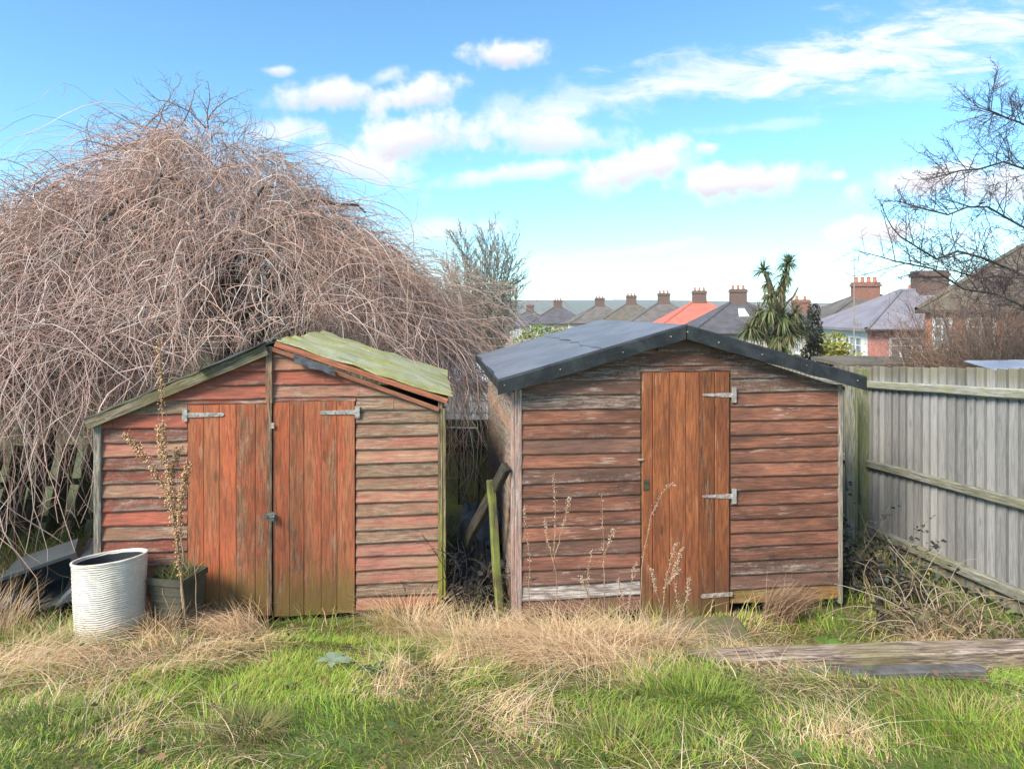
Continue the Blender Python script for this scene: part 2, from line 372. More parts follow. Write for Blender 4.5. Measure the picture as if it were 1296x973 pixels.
# roofing felt: mineral grains, stains, faint creases
s = NT('black_felt', 0.5); s.b.inputs['Specular IOR Level'].default_value = 0.45
f1 = s.noise(s.coords((1,1,1), False), 2.3, 5, 0.6, 0.6); f2 = s.noise(s.coords((1,1,1), False), 160, 2); f3 = s.noise(s.coords((1,6,6), False), 3, 4)
c = s.mix(s.ramp(f1, 0.35, 0.66), (0.10,0.104,0.115), (0.155,0.162,0.18)); c = s.mix(s.ramp(f2, 0.4, 0.7, 0, 0.5), c, (0.21,0.217,0.235)); c = s.mix(s.ramp(f3, 0.6, 0.75, 0, 0.4), c, (0.055,0.05,0.05))
s.base(c); s.bump(s.math('ADD', s.math('MULTIPLY', f1, 2.0), s.math('MULTIPLY', f2, 0.3)), 0.5, 0.01)
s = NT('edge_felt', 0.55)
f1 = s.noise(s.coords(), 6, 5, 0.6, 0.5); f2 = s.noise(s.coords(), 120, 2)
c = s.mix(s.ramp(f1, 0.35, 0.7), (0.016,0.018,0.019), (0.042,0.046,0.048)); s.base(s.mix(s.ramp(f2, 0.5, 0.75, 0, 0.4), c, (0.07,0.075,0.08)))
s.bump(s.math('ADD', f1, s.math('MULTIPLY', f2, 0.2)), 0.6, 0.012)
s = NT('green_felt', 0.9)
f1 = s.noise(s.coords((1,1,1), False), 2.6, 6, 0.65, 0.7); f2 = s.noise(s.coords((1,1,1), False), 70, 3); f3 = s.noise(s.coords((1.0,7,3), False), 2.0, 4)
c = s.mix(s.ramp(f1, 0.38, 0.62), (0.42,0.42,0.27), (0.37,0.355,0.115)); c = s.mix(s.ramp(f3, 0.48, 0.68, 0, 0.8), c, (0.24,0.22,0.07)); c = s.mix(s.ramp(f2, 0.5, 0.7, 0, 0.45), c, (0.13,0.14,0.06))
s.base(c); s.bump(s.math('ADD', f1, s.math('MULTIPLY', f2, 0.5)), 0.5, 0.008)
s = NT('old_felt', 0.9)
f1 = s.noise(s.coords((1,1,1), False), 3, 6, 0.65, 0.7); f2 = s.noise(s.coords((1,1,1), False), 60, 3)
c = s.mix(s.ramp(f1, 0.4, 0.62), (0.10,0.095,0.08), (0.16,0.16,0.09)); s.base(s.mix(s.ramp(f2, 0.5, 0.7, 0, 0.5), c, (0.07,0.065,0.055))); s.bump(f2, 0.5, 0.006)
simple('galvanised', (0.43,0.41,0.38), 0.6, c2=(0.25,0.20,0.16), scale=40, metal=0.15)
simple('rust_metal', (0.42,0.39,0.34), 0.65, c2=(0.22,0.15,0.10), scale=30)
simple('padlock', (0.16,0.21,0.18), 0.5, c2=(0.08,0.1,0.09), scale=40, metal=0.3)
simple('lead', (0.085,0.09,0.095), 0.8, c2=(0.05,0.053,0.057), scale=14, bump=0.4)
simple('dark_inside', (0.02,0.016,0.013), 0.9)
simple('black_plastic', (0.022,0.026,0.032), 0.45, c2=(0.04,0.044,0.05), scale=5)
simple('grey_plastic', (0.10,0.115,0.12), 0.5, c2=(0.07,0.08,0.085), scale=3)
simple('bluegrey_sheet', (0.20,0.235,0.25), 0.5, c2=(0.09,0.10,0.10), scale=6)
s = NT('cream_pot', 0.6)
f1 = s.noise(s.coords((1,1,1)), 5, 5, 0.6); wv = s.n('ShaderNodeTexWave', wave_type='BANDS', bands_direction='Z'); wv.inputs['Scale'].default_value = 24; wv.inputs['Distortion'].default_value = 5; wv.inputs['Detail'].default_value = 1; wv.inputs['Detail Scale'].default_value = 0.5
s.l(s.coords(), wv.inputs['Vector'])
c = s.mix(s.ramp(f1, 0.4, 0.65), (0.66,0.61,0.51), (0.78,0.74,0.65)); gt = s.n('ShaderNodeTexCoord'); gs = s.n('ShaderNodeSeparateXYZ'); s.l(gt.outputs['Generated'], gs.inputs[0]); c = s.mix(s.ramp(s.math('ADD', s.ramp(gs.outputs[2], 0.45, 0.0), s.math('MULTIPLY', s.math('SUBTRACT', f1, 0.5), 1.8)), 0.2, 1.0, 0, 0.7), c, (0.30,0.27,0.15)); fd = s.noise(s.coords((9,9,1.2)), 1.5, 4); c = s.mix(s.ramp(fd, 0.55, 0.75, 0, 0.4), c, (0.40,0.37,0.27)); s.base(s.mix(s.ramp(wv.outputs['Fac'], 0.25, 0.0, 0, 0.45), c, (0.42,0.38,0.30))); s.bump(wv.outputs['Fac'], 0.6, 0.008)
simple('green_pot', (0.055,0.054,0.038), 0.8, c2=(0.085,0.08,0.055), scale=9, bump=0.3)
simple('soil', (0.05,0.036,0.025), 0.95, c2=(0.09,0.07,0.05), scale=30, bump=0.8, dist=0.01)
simple('mossy_slab', (0.17,0.14,0.095), 0.9, c2=(0.12,0.14,0.05), scale=7, bump=0.6, dist=0.006)
simple('slate_strip', (0.14,0.14,0.14), 0.7, c2=(0.09,0.08,0.07), scale=12, bump=0.5)
simple('bark', (0.10,0.085,0.06), 0.95, c2=(0.05,0.045,0.035), scale=14, bump=0.9, dist=0.02)
simple('bark_green', (0.15,0.155,0.105), 0.95, c2=(0.09,0.085,0.065), scale=9, bump=0.6)
simple('twig_dark', (0.095,0.075,0.075), 0.9, c2=(0.06,0.05,0.05), scale=9)
simple('lichen_limb', (0.12,0.11,0.075), 0.95, c2=(0.065,0.055,0.045), scale=10, bump=0.6)
simple('palm_trunk', (0.23,0.185,0.13), 0.95, c2=(0.12,0.10,0.07), scale=12, bump=0.8)
simple('slate_roof', (0.115,0.108,0.115), 0.75, c2=(0.075,0.07,0.073), scale=1.3)
simple('tile_brown', (0.17,0.145,0.125), 0.85, c2=(0.105,0.095,0.085), scale=1.2)
simple('tile_red', (0.56,0.165,0.115), 0.8, c2=(0.46,0.13,0.09), scale=1.2)
simple('slate_pale', (0.25,0.235,0.26), 0.7, c2=(0.19,0.18,0.2), scale=0.9)
simple('tile_moss', (0.155,0.13,0.10), 0.9, c2=(0.10,0.09,0.065), scale=1.6)
simple('render_white', (0.84,0.81,0.76), 0.85, c2=(0.68,0.65,0.58), scale=1)
simple('render_pink', (0.58,0.25,0.20), 0.85, c2=(0.50,0.21,0.17), scale=1)
simple('render_cream', (0.52,0.45,0.37), 0.85, c2=(0.44,0.37,0.3), scale=1)
simple('window_white', (0.78,0.78,0.76), 0.5)
simple('pipe_dark', (0.05,0.045,0.045), 0.6)
simple('sheet_pale', (0.60,0.62,0.66), 0.45, c2=(0.48,0.5,0.55), scale=2)
simple('hill', (0.085,0.11,0.06), 0.95, c2=(0.13,0.12,0.08), scale=0.012)
for nm, a, b, mo in (('brick_orange', (0.50,0.165,0.085), (0.36,0.12,0.07), (0.42,0.36,0.3)), ('brick_mid', (0.30,0.125,0.08), (0.20,0.09,0.065), (0.27,0.23,0.2)), ('brick_dark', (0.17,0.10,0.075), (0.12,0.08,0.065), (0.2,0.17,0.15))):
    s = NT(nm, 0.9); t = s.n('ShaderNodeTexBrick'); t.inputs['Scale'].default_value = 4.4; s.l(s.coords((1,1,1), True), t.inputs['Vector'])
    tc = s.n('ShaderNodeTexCoord'); mp = s.n('ShaderNodeMapping'); s.l(tc.outputs['Object'], mp.inputs[0]); mp.inputs['Rotation'].default_value = (R(90), 0, 0); s.l(mp.outputs[0], t.inputs['Vector'])
    t.inputs['Color1'].default_value = a + (1,); t.inputs['Color2'].default_value = b + (1,); t.inputs['Mortar'].default_value = mo + (1,); t.inputs['Mortar Size'].default_value = 0.012
    s.base(t.outputs[0])
s = NT('glass', 0.08); s.base((0.10,0.13,0.15)); s.b.inputs['Specular IOR Level'].default_value = 0.8
s = NT('curtained_glass', 0.15); s.base(s.mix(s.ramp(s.noise(s.coords((6,6,0.6)), 1.2, 2), 0.4, 0.6), (0.30,0.36,0.38), (0.16,0.2,0.22)))
def leafy(name, rough=0.7, trans=0.25):
    s = NT(name, rough); a = s.n('ShaderNodeAttribute'); a.attribute_name = 'Col'
    s.l(a.outputs['Color'], s.b.inputs['Base Color'])
    if trans:
        tr = s.n('ShaderNodeBsdfTranslucent'); s.l(a.outputs['Color'], tr.inputs['Color'])
        mx = s.n('ShaderNodeMixShader'); mx.inputs[0].default_value = trans
        s.l(s.b.outputs[0], mx.inputs[1]); s.l(tr.outputs[0], mx.inputs[2])
        s.l(mx.outputs[0], s.t.nodes['Material Output'].inputs['Surface'])
    return s.m
leafy('grass', 0.6, 0.3); leafy('twigs', 0.8, 0.0); leafy('leaves', 0.55, 0.25)
# bare ground: soil, thatch and moss
s = NT('ground', 0.95)
f1 = s.noise(s.coords((1,1,1), False), 1.1, 6, 0.6); f2 = s.noise(s.coords((1,1,1), False), 14, 5, 0.65); f3 = s.noise(s.coords((1,1,1), False), 60, 3)
c = s.mix(s.ramp(f1, 0.42, 0.6), (0.13,0.12,0.05), (0.10,0.14,0.035)); c = s.mix(s.ramp(f2, 0.52, 0.7, 0, 0.7), c, (0.22,0.165,0.09)); c = s.mix(s.ramp(f3, 0.5, 0.7, 0, 0.5), c, (0.06,0.048,0.03))
s.base(c); s.bump(s.math('ADD', f2, s.math('MULTIPLY', f3, 0.5)), 0.7, 0.02)
# ------------------------------------------------------------------ ground
HP = np.array([(-60,1.0),(0,.62),(2,.47),(3.0,.34),(3.35,.25),(3.6,.16),(3.9,.06),(4.25,-.05),(5,-.09),(6.5,-.13),(8.5,-.5),(12,-1.2),(22,-2.7),(30,-3.6),(60,-4.6),(123,-6.4),(300,-9),(3000,-14)])
def hgt(x, y):
    x = np.asarray(x, float); y = np.asarray(y, float)
    z = np.interp(y, HP[:, 0], HP[:, 1])
    near = np.clip((9 - y) / 3, 0, 1)
    left = np.clip((-0.2 - x) / 1.2, 0, 1)
    z = z + near * left * 0.07 * np.exp(-((y - 4.05) / 0.45) ** 2)
    mid = np.exp(-((x - 0.35) / 0.85) ** 2 - ((y - 3.75) / 0.4) ** 2) * 0.10
    z = z + mid
    z = z + near * ((vnoise(x, y, 0.9, 1) - 0.5) * 0.07 + (vnoise(x, y, 0.32, 2) - 0.5) * 0.05)
    z = z + (1 - near) * (vnoise(x, y, 14, 3) - 0.5) * 0.5
    return z
xs = np.concatenate([-np.geomspace(7, 2500, 34)[::-1], np.linspace(-6.8, 6.8, 150), np.geomspace(7, 2500, 34)])
ysg = np.concatenate([np.linspace(-40, 1, 12), np.linspace(1.2, 9, 110), np.geomspace(9.3, 1300, 70)])
GX, GY = np.meshgrid(xs, ysg); GZ = hgt(GX, GY)
V = np.stack([GX, GY, GZ], -1).reshape(-1, 3); nx = len(xs); ny = len(ysg)
i = np.arange(nx * ny).reshape(ny, nx)
F = np.stack([i[:-1, :-1], i[:-1, 1:], i[1:, 1:], i[1:, :-1]], -1).reshape(-1, 4)
tag(link('ground', np_mesh('ground', V, F, smooth=True), MAT['ground']), kind='structure')
def g(x, y): return float(hgt(x, y))
# far wooded hills
V = []; F = []
hx = np.linspace(-2400, 2400, 90)
for j in range(5):
    for x in hx:
        t = j / 4
        top = 15 + 10 * (float(vnoise(x, 0, 420, 5)) - 0.5) * 2 + 3 * (float(vnoise(x, 0, 90, 6)) - 0.5) + 6 * math.exp(-((x + 200) / 500) ** 2)
        V.append((x, 900 + 350 * t, -20 + (top + 20) * math.sin(min(1, t * 1.25) * math.pi / 2)))
nh = len(hx)
for j in range(4):
    for k in range(nh - 1): F.append((j*nh+k, j*nh+k+1, (j+1)*nh+k+1, (j+1)*nh+k))
tag(py_obj('hills', V, F, MAT['hill'], smooth=True), kind='structure')

# ------------------------------------------------------------------ shed building helpers
YAW = R(6.7)
UD = np.array((math.cos(YAW), math.sin(YAW))); VD = np.array((-math.sin(YAW), math.cos(YAW)))
class Front:
    """maps a photo pixel to (u, z) on a shed's front plane"""
    def __init__(s, O): s.O = np.array(O, float)
    def uz(s, px, py):
        d = np.array(((px - CX) / FPX, 1.0, -(py - HY) / FPX))
        n = -VD; t = (s.O[:2] @ n) / (d[:2] @ n); p = d * t + np.array((0, 0, CAM_Z))
        return float((p[:2] - s.O[:2]) @ UD), float(p[2] - s.O[2])
    def u(s, px): return s.uz(px, HY)[0]
def lap_board(name, u0, u1, z0, z1, clip, mat, parent, tb=0.026, tt=0.010, v0=0.0, n=7, wob=0.003, side=False, drop=0.0):
    """one lapped board on a wall; clip(u) is the roof line that cuts it"""
    us = [u0 + (u1 - u0) * k / n for k in range(n + 1)]
    if clip:
        us = sorted(set(us + [u for k in range(200) for u in [u0 + (u1 - u0) * (k + .5) / 200]
              if (clip(u - 0.006) - z0 - .008) * (clip(u + 0.006) - z0 - .008) < 0 or (clip(u - 0.006) - z1) * (clip(u + 0.006) - z1) < 0]))
        us = [u for u in us if clip(u) > z0 + .008]
        if len(us) < 2: return None
    V = []; F = []
    ph = random.uniform(0, 6); tw = random.uniform(-wob, wob)
    for k, u in enumerate(us):
        zt = min(z1, clip(u)) if clip else z1
        f = (z1 - zt) / max(z1 - z0, 1e-6)
        w1 = wob * math.sin(ph + u * 3.1) + tw * (u - u0) + random.uniform(-1, 1) * wob * .5 - drop * (u - u0)
        fb = tb + random.uniform(-1, 1) * wob * 0.6; ft = tt + (tb - tt) * f
        V += [(u, v0, z0 + w1), (u, v0 - fb + .003, z0 + w1 - .002), (u, v0 - fb, z0 + w1 + .006), (u, v0 - ft, zt - drop * (u - u0)), (u, v0, zt - drop * (u - u0))]
    for k in range(len(us) - 1):
        for q in range(5):
            a = k*5+q; b = k*5+(q+1) % 5; F.append((a, b, b+5, a+5))
    F.append(tuple(range(5))); F.append(tuple(range(len(V)-5, len(V)))[::-1])
    if side: V = [(y, x, z) for (x, y, z) in V]
    return py_obj(name, V, F, mat, parent)
def plank(name, u0, u1, z0, z1, vb, vf, mat, parent, ch=0.005, wob=0.004):
    """vertical tongue-and-groove plank with chamfered front edges"""
    V = []; F = []
    zs = [z0 + random.uniform(-wob, wob) * 2] + [z0 + (z1 - z0) * k / 4 for k in (1, 2, 3)] + [z1 + random.uniform(-wob, wob) * .4]
    for z in zs:
        o = random.uniform(-.001, .001)
        for (u, v) in ((u0, vb), (u0, vf + ch), (u0 + ch, vf), (u1 - ch, vf), (u1, vf + ch), (u1, vb)): V.append((u, v + o, z))
    for k in range(4):
        for q in range(6): a = k*6+q; b = k*6+(q+1) % 6; F.append((a, b, b+6, a+6))
    F.append(tuple(range(6))); F.append(tuple(range(24, 30))[::-1])
    return py_obj(name, V, F, mat, parent)
def t_hinge(u_plate, z, length, sgn, v, mat, parent, h=0.036, tip=0.016, plate=0.11, drop=0.0):
    """T hinge: upright plate on the frame and a tapering strap across the door"""
    t = 0.004; V = []; F = []
    pts = [(0, -h/2), (sgn*length, -tip/2 - drop), (sgn*(length+.012), -drop), (sgn*length, tip/2 - drop), (0, h/2)]
    for vv in (v, v - t): V += [(u_plate + a, vv, z + b) for a, b in pts]
    F += [(0,1,2,3,4), (9,8,7,6,5)] + [(k, (k+1) % 5, (k+1) % 5 + 5, k + 5) for k in range(5)]
    b0 = len(V)
    for vv in (v, v - t - .003): V += [(u_plate - sgn*.03, vv, z - plate/2), (u_plate + sgn*.004, vv, z - plate/2), (u_plate + sgn*.004, vv, z + plate/2), (u_plate - sgn*.03, vv, z + plate/2)]
    F += [tuple(b0 + q for q in f) for f in ((0,1,2,3), (7,6,5,4), (0,1,5,4), (1,2,6,5), (2,3,7,6), (3,0,4,7))]
    # knuckle and bolts
    for cu, cz, r in [(u_plate, z, .011)] + [(u_plate + sgn*length*q, z - drop*q, .006) for q in (.3, .6, .9)]:
        b0 = len(V)
        for k in range(6):
            a = k * math.pi / 3
            V += [(cu + r*math.cos(a), v - t, cz + r*math.sin(a)), (cu + r*.7*math.cos(a), v - t - .006, cz + r*.7*math.sin(a))]
        F += [(b0+2*k, b0+2*((k+1) % 6), b0+2*((k+1) % 6)+1, b0+2*k+1) for k in range(6)] + [tuple(b0+2*k+1 for k in range(6))]
    return py_obj('hinge', V, F, mat, parent)
def sheet(name, c00, c10, c01, c11, nu, nv, thick, mat, parent, bump=0.006, ragged=0.0, sag=0.0, edge_noise=0.0, seed=1):
    """roofing sheet over four corners, with creases, sag and real thickness"""
    c00, c10, c01, c11 = [np.array(c, float) for c in (c00, c10, c01, c11)]
    nrm = np.cross(c10 - c00, c01 - c00); nrm /= np.linalg.norm(nrm)
    if nrm[2] < 0: nrm = -nrm
    top = []; 
    for j in range(nv + 1):
        for i_ in range(nu + 1):
            a = i_/nu; b = j/nv
            if j == 0 and ragged: b += ragged * (float(vnoise(a*nu, seed, 1.3, seed)) - .3)
            p = (c00*(1-a)+c10*a)*(1-b) + (c01*(1-a)+c11*a)*b
            bm_ = bump * (float(vnoise(a*9, b*7, 1.0, seed)) - .5) * 2 + bump * .6 * (float(vnoise(a*23, b*17, 1.0, seed+3)) - .5)
            p = p + nrm * (bm_ - sag * math.sin(math.pi * a) * math.sin(math.pi * min(1, b*1.0)))
            if edge_noise and (i_ in (0, nu) or j in (0, nv)): p = p + np.array((random.uniform(-1,1), random.uniform(-1,1), random.uniform(-1,1))) * edge_noise
            top.append(p)
    n = len(top); V = [tuple(p) for p in top] + [tuple(p - nrm*thick) for p in top]; F = []
    w = nu + 1
    for j in range(nv):
        for i_ in range(nu):
            a = j*w+i_; F.append((a, a+1, a+w+1, a+w)); F.append((n+a, n+a+w, n+a+w+1, n+a+1))
    for i_ in range(nu):
        F.append((i_, n+i_, n+i_+1, i_+1)); a = nv*w+i_; F.append((a, a+1, n+a+1, n+a))
    for j in range(nv):
        a = j*w; F.append((a, a+w, n+a+w, n+a)); a = j*w+nu; F.append((a, n+a, n+a+w, a+w))
    return py_obj(name, V, F, mat, parent, smooth=False)

# ------------------------------------------------------------------ brown shed with black roof
O2 = (0.03, 4.60, -0.02)
S2 = empty('garden_shed', O2, YAW, 'brown weathered timber shed with black felt roof and single narrow door', 'shed', 'old timber garden sheds')
f2 = Front(O2); W2 = 2.46; D2 = 2.30
EZ2 = 1.62; RZ2 = 2.00; UM = W2/2 - 0.02
def roof2(u): return RZ2 - (RZ2 - EZ2) * abs(u - UM) / UM
dl, dt = f2.uz(811, 471); dr, db = f2.uz(921, 780)
box('wall_panel', (0.03, 0.012, 0.02), (W2-0.03, 0.03, EZ2-.02), MAT['dark_inside'], S2)
V = [(.03,.012,EZ2-.02),(W2-.03,.012,EZ2-.02),(UM,.012,RZ2-.03),(.03,.03,EZ2-.02),(W2-.03,.03,EZ2-.02),(UM,.03,RZ2-.03)]
py_obj('gable_panel', V, [(0,1,2),(5,4,3),(0,3,4,1),(1,4,5,2),(2,5,3,0)], MAT['dark_inside'], S2)
pitch = 0.1035; row = 0; z = 0.03
mats_r = ['brown_board_rot','brown_board_pale','brown_board_pale','brown_board','brown_board','brown_board','brown_board','brown_board','brown_board','brown_board','brown_board','brown_board','brown_board','brown_board','brown_board','brown_board_pale']
mats_l = ['brown_board_pale','brown_board_bare','brown_board_pale','brown_board','brown_board_pale','brown_board','brown_board','brown_board','brown_board','brown_board_pale','brown_board','brown_board_pale','brown_board','brown_board','brown_board_pale','brown_board_pale']
while z < RZ2:
    z1 = z + pitch + .012
    k = min(row, 15)
    if z < dt - .03:
        lap_board('board', 0.035, dl - .012, z, z1, roof2, MAT[mats_l[k]], S2, tb=.027, tt=.011)
        lap_board('board', dr + .012, W2 - .028, z, z1, roof2, MAT[mats_r[k]], S2, tb=.027, tt=.011)
        if z1 > dt + .02: lap_board('board', dl - .010, dr + .010, dt + .004, z1, roof2, MAT['brown_board'], S2, tb=.027, tt=.011)
    else:
        lap_board('board', 0.035, W2 - .028, z, z1, roof2, MAT['brown_board' if row % 2 else 'brown_board_pale'], S2, tb=.027, tt=.011, n=12)
    z += pitch; row += 1
# left side wall: boards run back along the depth
z = 0.03
while z < EZ2 - .03:
    lap_board('board', 0.03, D2, z, min(z + pitch + .012, EZ2), None, MAT['side_board'], S2, tb=.022, tt=.011, side=True, n=5)
    z += pitch
z = 0.03
while z < EZ2 - .03:
    o = lap_board('board', 0.03, D2, z, min(z + pitch + .012, EZ2), None, MAT['side_board'], S2, tb=.022, tt=.011, side=True, n=3)
    o.location.x = W2 + .011; o.rotation_euler.z = math.pi
    z += pitch
box('back_wall', (0.02, D2-.03, 0.02), (W2-.02, D2, EZ2), MAT['dark_plank'], S2)
box('corner_trim', (-0.012, -0.031, 0.0), (0.036, -0.0005, EZ2+.01), MAT['side_trim'], S2, .003)
box('corner_trim', (-0.036, -0.0245, 0.0), (-0.0125, 0.05, EZ2-.01), MAT['side_trim'], S2, .003)
box('corner_trim', (W2-.028, -0.032, -.01), (W2+.004, 0.0, EZ2+.01), MAT['grey_trim'], S2, .003)
# door
door = box('door', (dl+.004, -0.012, db+.02), (dr-.004, 0.006, dt-.004), MAT['dark_inside'], S2)
Minv = Vector(door.location)
def reparent(o, part):
    o.parent = part; o.location = Vector(o.location) - Vector(part.location)
    return o
edges = [0, .12, .31, .50, .65, .83, 1.0]
for k in range(6):
    a = dl + (dr-dl)*edges[k]; b = dl + (dr-dl)*edges[k+1]
    reparent(plank('plank', a+.0012, b-.0012, db + (0 if k else .03), dt, -.012, -.033 - .001*(k % 2), MAT['brown_door'], S2), door)
for px, py, ln, dp in ((924, 499, 40, -.004), (924, 626, 40, -.006)):
    u, zz_ = f2.uz(px, py); reparent(t_hinge(u, zz_, .22, -1, -.0345, MAT['galvanised'], S2, drop=dp), door)
u, zz_ = f2.uz(919, 749); reparent(t_hinge(u, zz_, .20, -1, -.0345, MAT['rust_metal'], S2, h=.03, plate=.03, tip=.03, drop=.004), door)
u, zz_ = f2.uz(808, 580)
reparent(box('latch', (u-.02, -.044, zz_-.007), (u+.03, -.0345, zz_+.007), MAT['galvanised'], S2, .002), door)
u, zz_ = f2.uz(816, 610)
reparent(box('lock_plate', (u-.022, -.0385, zz_-.05), (u+.022, -.0345, zz_+.03), MAT['dark_plank'], S2, .002), door)
# framing strips each side of the door
box('door_jamb', (dl-.013, -.016, .02), (dl+.002, -.001, dt+.01), MAT['dark_plank'], S2)
box('door_jamb', (dr-.002, -.016, .02), (dr+.013, -.001, dt+.01), MAT['dark_plank'], S2)
# roof
ro = 0.11
def rtop(u): return 2.075 - (2.075 - 1.70) * abs(u - UM) / (UM + 0.13)
uL, uR = -0.13, W2 + 0.12
b0, b1 = -ro, D2 + .10
sheet('roof_deck', (uL, b0, rtop(uL)), (uL, b1, rtop(uL)), (UM, b0, rtop(UM)), (UM, b1, rtop(UM)), 16, 10, .022, MAT['black_felt'], S2, .004, seed=2)
sheet('roof_deck', (uR, b0, rtop(uL)), (uR, b1, rtop(uL)), (UM+.002, b0, rtop(UM)+.001), (UM+.002, b1, rtop(UM)+.001), 16, 10, .022, MAT['black_felt'], S2, .004, seed=3)
us = UM - .62
o = sheet('felt_overlap', (us, b0+.01, rtop(us)+.009), (us, b1+.005, rtop(us)+.009), (UM+.04, b0+.01, rtop(UM)+.006), (UM+.04, b1+.005, rtop(UM)+.006), 24, 6, .005, MAT['black_felt'], S2, .003, ragged=.10, seed=5)
# felt turned down over the gable edges and the eave
def fascia(ua, ub, nm):
    n = 18; V = []; F = []
    for k in range(n + 1):
        u = ua + (ub - ua) * k / n; w = .010 * (float(vnoise(k, 3, 2.2, 8 + int(ua*10))) - .5)
        zt = rtop(u) + .010; hb = .105 + .012 * (float(vnoise(k, 1, 1.7, 9)) - .5)
        vo = b0 - .008
        V += [(u, vo + .03, zt + .001), (u, vo + .002 + w*.4, zt), (u, vo - .007 + w, zt - .012), (u, vo - .006 + w*1.3, zt - hb), (u, vo + .012, zt - hb), (u, vo + .012, zt - .02)]
    for k in range(n):
        for q in range(6): a = k*6+q; b = k*6+(q+1) % 6; F.append((a, b, b+6, a+6))
    F.append(tuple(range(6))); F.append(tuple(range(n*6, n*6+6))[::-1])
    return py_obj(nm, V, F, MAT['edge_felt'], S2, smooth=False)
fa = [fascia(uL - .012, UM - .004, 'felt_fascia'), fascia(UM + .004, uR + .012, 'felt_fascia')]
for u in list(np.linspace(uL + .06, UM - .1, 4)) + [UM + .005] + list(np.linspace(UM + .22, uR - .08, 4)):
    u = float(u) + random.uniform(-.03, .03); zc = rtop(u) - .045 + random.uniform(-.012, .012); V = []
    for k in range(8):
        a = k * math.pi / 4; V += [(u + .006*math.cos(a), b0 - .012, zc + .006*math.sin(a)), (u + .004*math.cos(a), b0 - .020, zc + .004*math.sin(a))]
    F = [(2*k, 2*((k+1) % 8), 2*((k+1) % 8)+1, 2*k+1) for k in range(8)] + [tuple(2*k+1 for k in range(8)), tuple(2*k for k in range(8))]
    py_obj('nail', V, F, MAT['rust_metal'], S2)
n = 12; V = []; F = []
for k in range(n + 1):
    v = b0 + (b1 - b0) * k / n; w = .008 * (float(vnoise(k, 2, 1.6, 21)) - .5)
    V += [(uL + .02, v, rtop(uL) + .004), (uL - .014 + w, v, rtop(uL) + .001), (uL - .012 + w, v, rtop(uL) - .062), (uL + .003, v, rtop(uL) - .062), (uL + .006, v, rtop(uL) - .02)]
for k in range(n):
    for q in range(5): a = k*5+q; b = k*5+(q+1) % 5; F.append((a, b, b+5, a+5))
F.append(tuple(range(5))); F.append(tuple(range(n*5, n*5+5))[::-1])
py_obj('felt_eave', V, F, MAT['edge_felt'], S2)

# ------------------------------------------------------------------ red shed
O1 = (-2.87, 4.50, -0.02)
S1 = empty('garden_shed', O1, YAW, 'faded red timber shed with double doors and lifted mossy green roof', 'shed', 'old timber garden sheds')
f1_ = Front(O1); W1 = 2.37; D1 = 1.80
EZ1 = 1.44; RZ1 = 1.925; UM1 = f1_.u(343)
def roof1(u): return RZ1 - (RZ1 - EZ1) * (abs(u - UM1) / (UM1 if u < UM1 else W1 - UM1))
d0, dtop = f1_.uz(240, 512); d1 = f1_.u(344.5); d2 = f1_.u(450); dbot = f1_.uz(345, 778)[1]
box('wall_panel', (0.02, 0.012, 0.02), (W1-.02, 0.03, EZ1-.03), MAT['dark_inside'], S1)
V = [(.02,.012,EZ1-.03),(W1-.02,.012,EZ1-.03),(UM1,.012,RZ1-.03),(.02,.03,EZ1-.03),(W1-.02,.03,EZ1-.03),(UM1,.03,RZ1-.03)]
py_obj('gable_panel', V, [(0,1,2),(5,4,3),(0,3,4,1),(1,4,5,2),(2,5,3,0)], MAT['dark_inside'], S1)
z = 0.02; pitch = 0.0965; row = 0
while z < RZ1 - .03:
    z1 = z + pitch + .016
    if z < dtop - .03:
        lap_board('board', 0.035, d0 - .006, z, z1, roof1, MAT['red_board' if row % 3 else 'red_board_tan'], S1, tb=.034, tt=.012, wob=.005, drop=.008 * (random.random() - .3))
        lap_board('board', d2 + .006, W1 - .03, z, z1, roof1, MAT['red_board_tan'], S1, tb=.034, tt=.012, wob=.004)
        if z1 > dtop + .02:
            lap_board('board', d0 - .004, UM1 - .024, dtop + .004, z1, roof1, MAT['red_board'], S1, tb=.034, tt=.012)
            lap_board('board', UM1 + .024, d2 + .004, dtop + .014, z1, roof1, MAT['red_board'], S1, tb=.034, tt=.012)
    else:
        lap_board('board', 0.035, UM1 - .022, z, z1, roof1, MAT['red_board'], S1, tb=.034, tt=.012, wob=.004)
        lap_board('board', UM1 + .022, W1 - .03, z, z1, roof1, MAT['red_board' if row % 2 else 'red_board_tan'], S1, tb=.034, tt=.012, wob=.004)
    z += pitch; row += 1
for side, ux in ((-1, 0.0), (1, W1)):
    z = 0.02
    while z < EZ1 - .05:
        o = lap_board('board', 0.03, D1, z, min(z + pitch + .016, EZ1), None, MAT['red_board_tan' if side < 0 else 'red_board'], S1, tb=.030, tt=.012, side=True, n=3)
        if side > 0: o.location.x = W1 + .015; o.rotation_euler.z = math.pi
        z += pitch
box('back_wall', (0.02, D1-.03, 0.02), (W1-.02, D1, EZ1), MAT['dark_plank'], S1)
box('corner_trim', (-0.012, -0.045, 0.0), (0.034, -0.001, EZ1+.005), MAT['grey_trim'], S1, .003, .003)
box('corner_trim', (W1-.03, -0.046, -.03), (W1+.006, -.001, EZ1+.09), MAT['mossy_corner'], S1, .003, .003)
box('corner_trim', (W1+.0065, -0.040, -.02), (W1+.030, .05, EZ1+.03), MAT['mossy_corner'], S1, .003, .003)
# gable batten over the doors
uu, zb_ = f1_.uz(345, 508)
box('gable_batten', (UM1-.024, -.052, dtop+.005), (UM1+.022, -.012, RZ1+.005), MAT['red_trim'], S1, .003, .003)
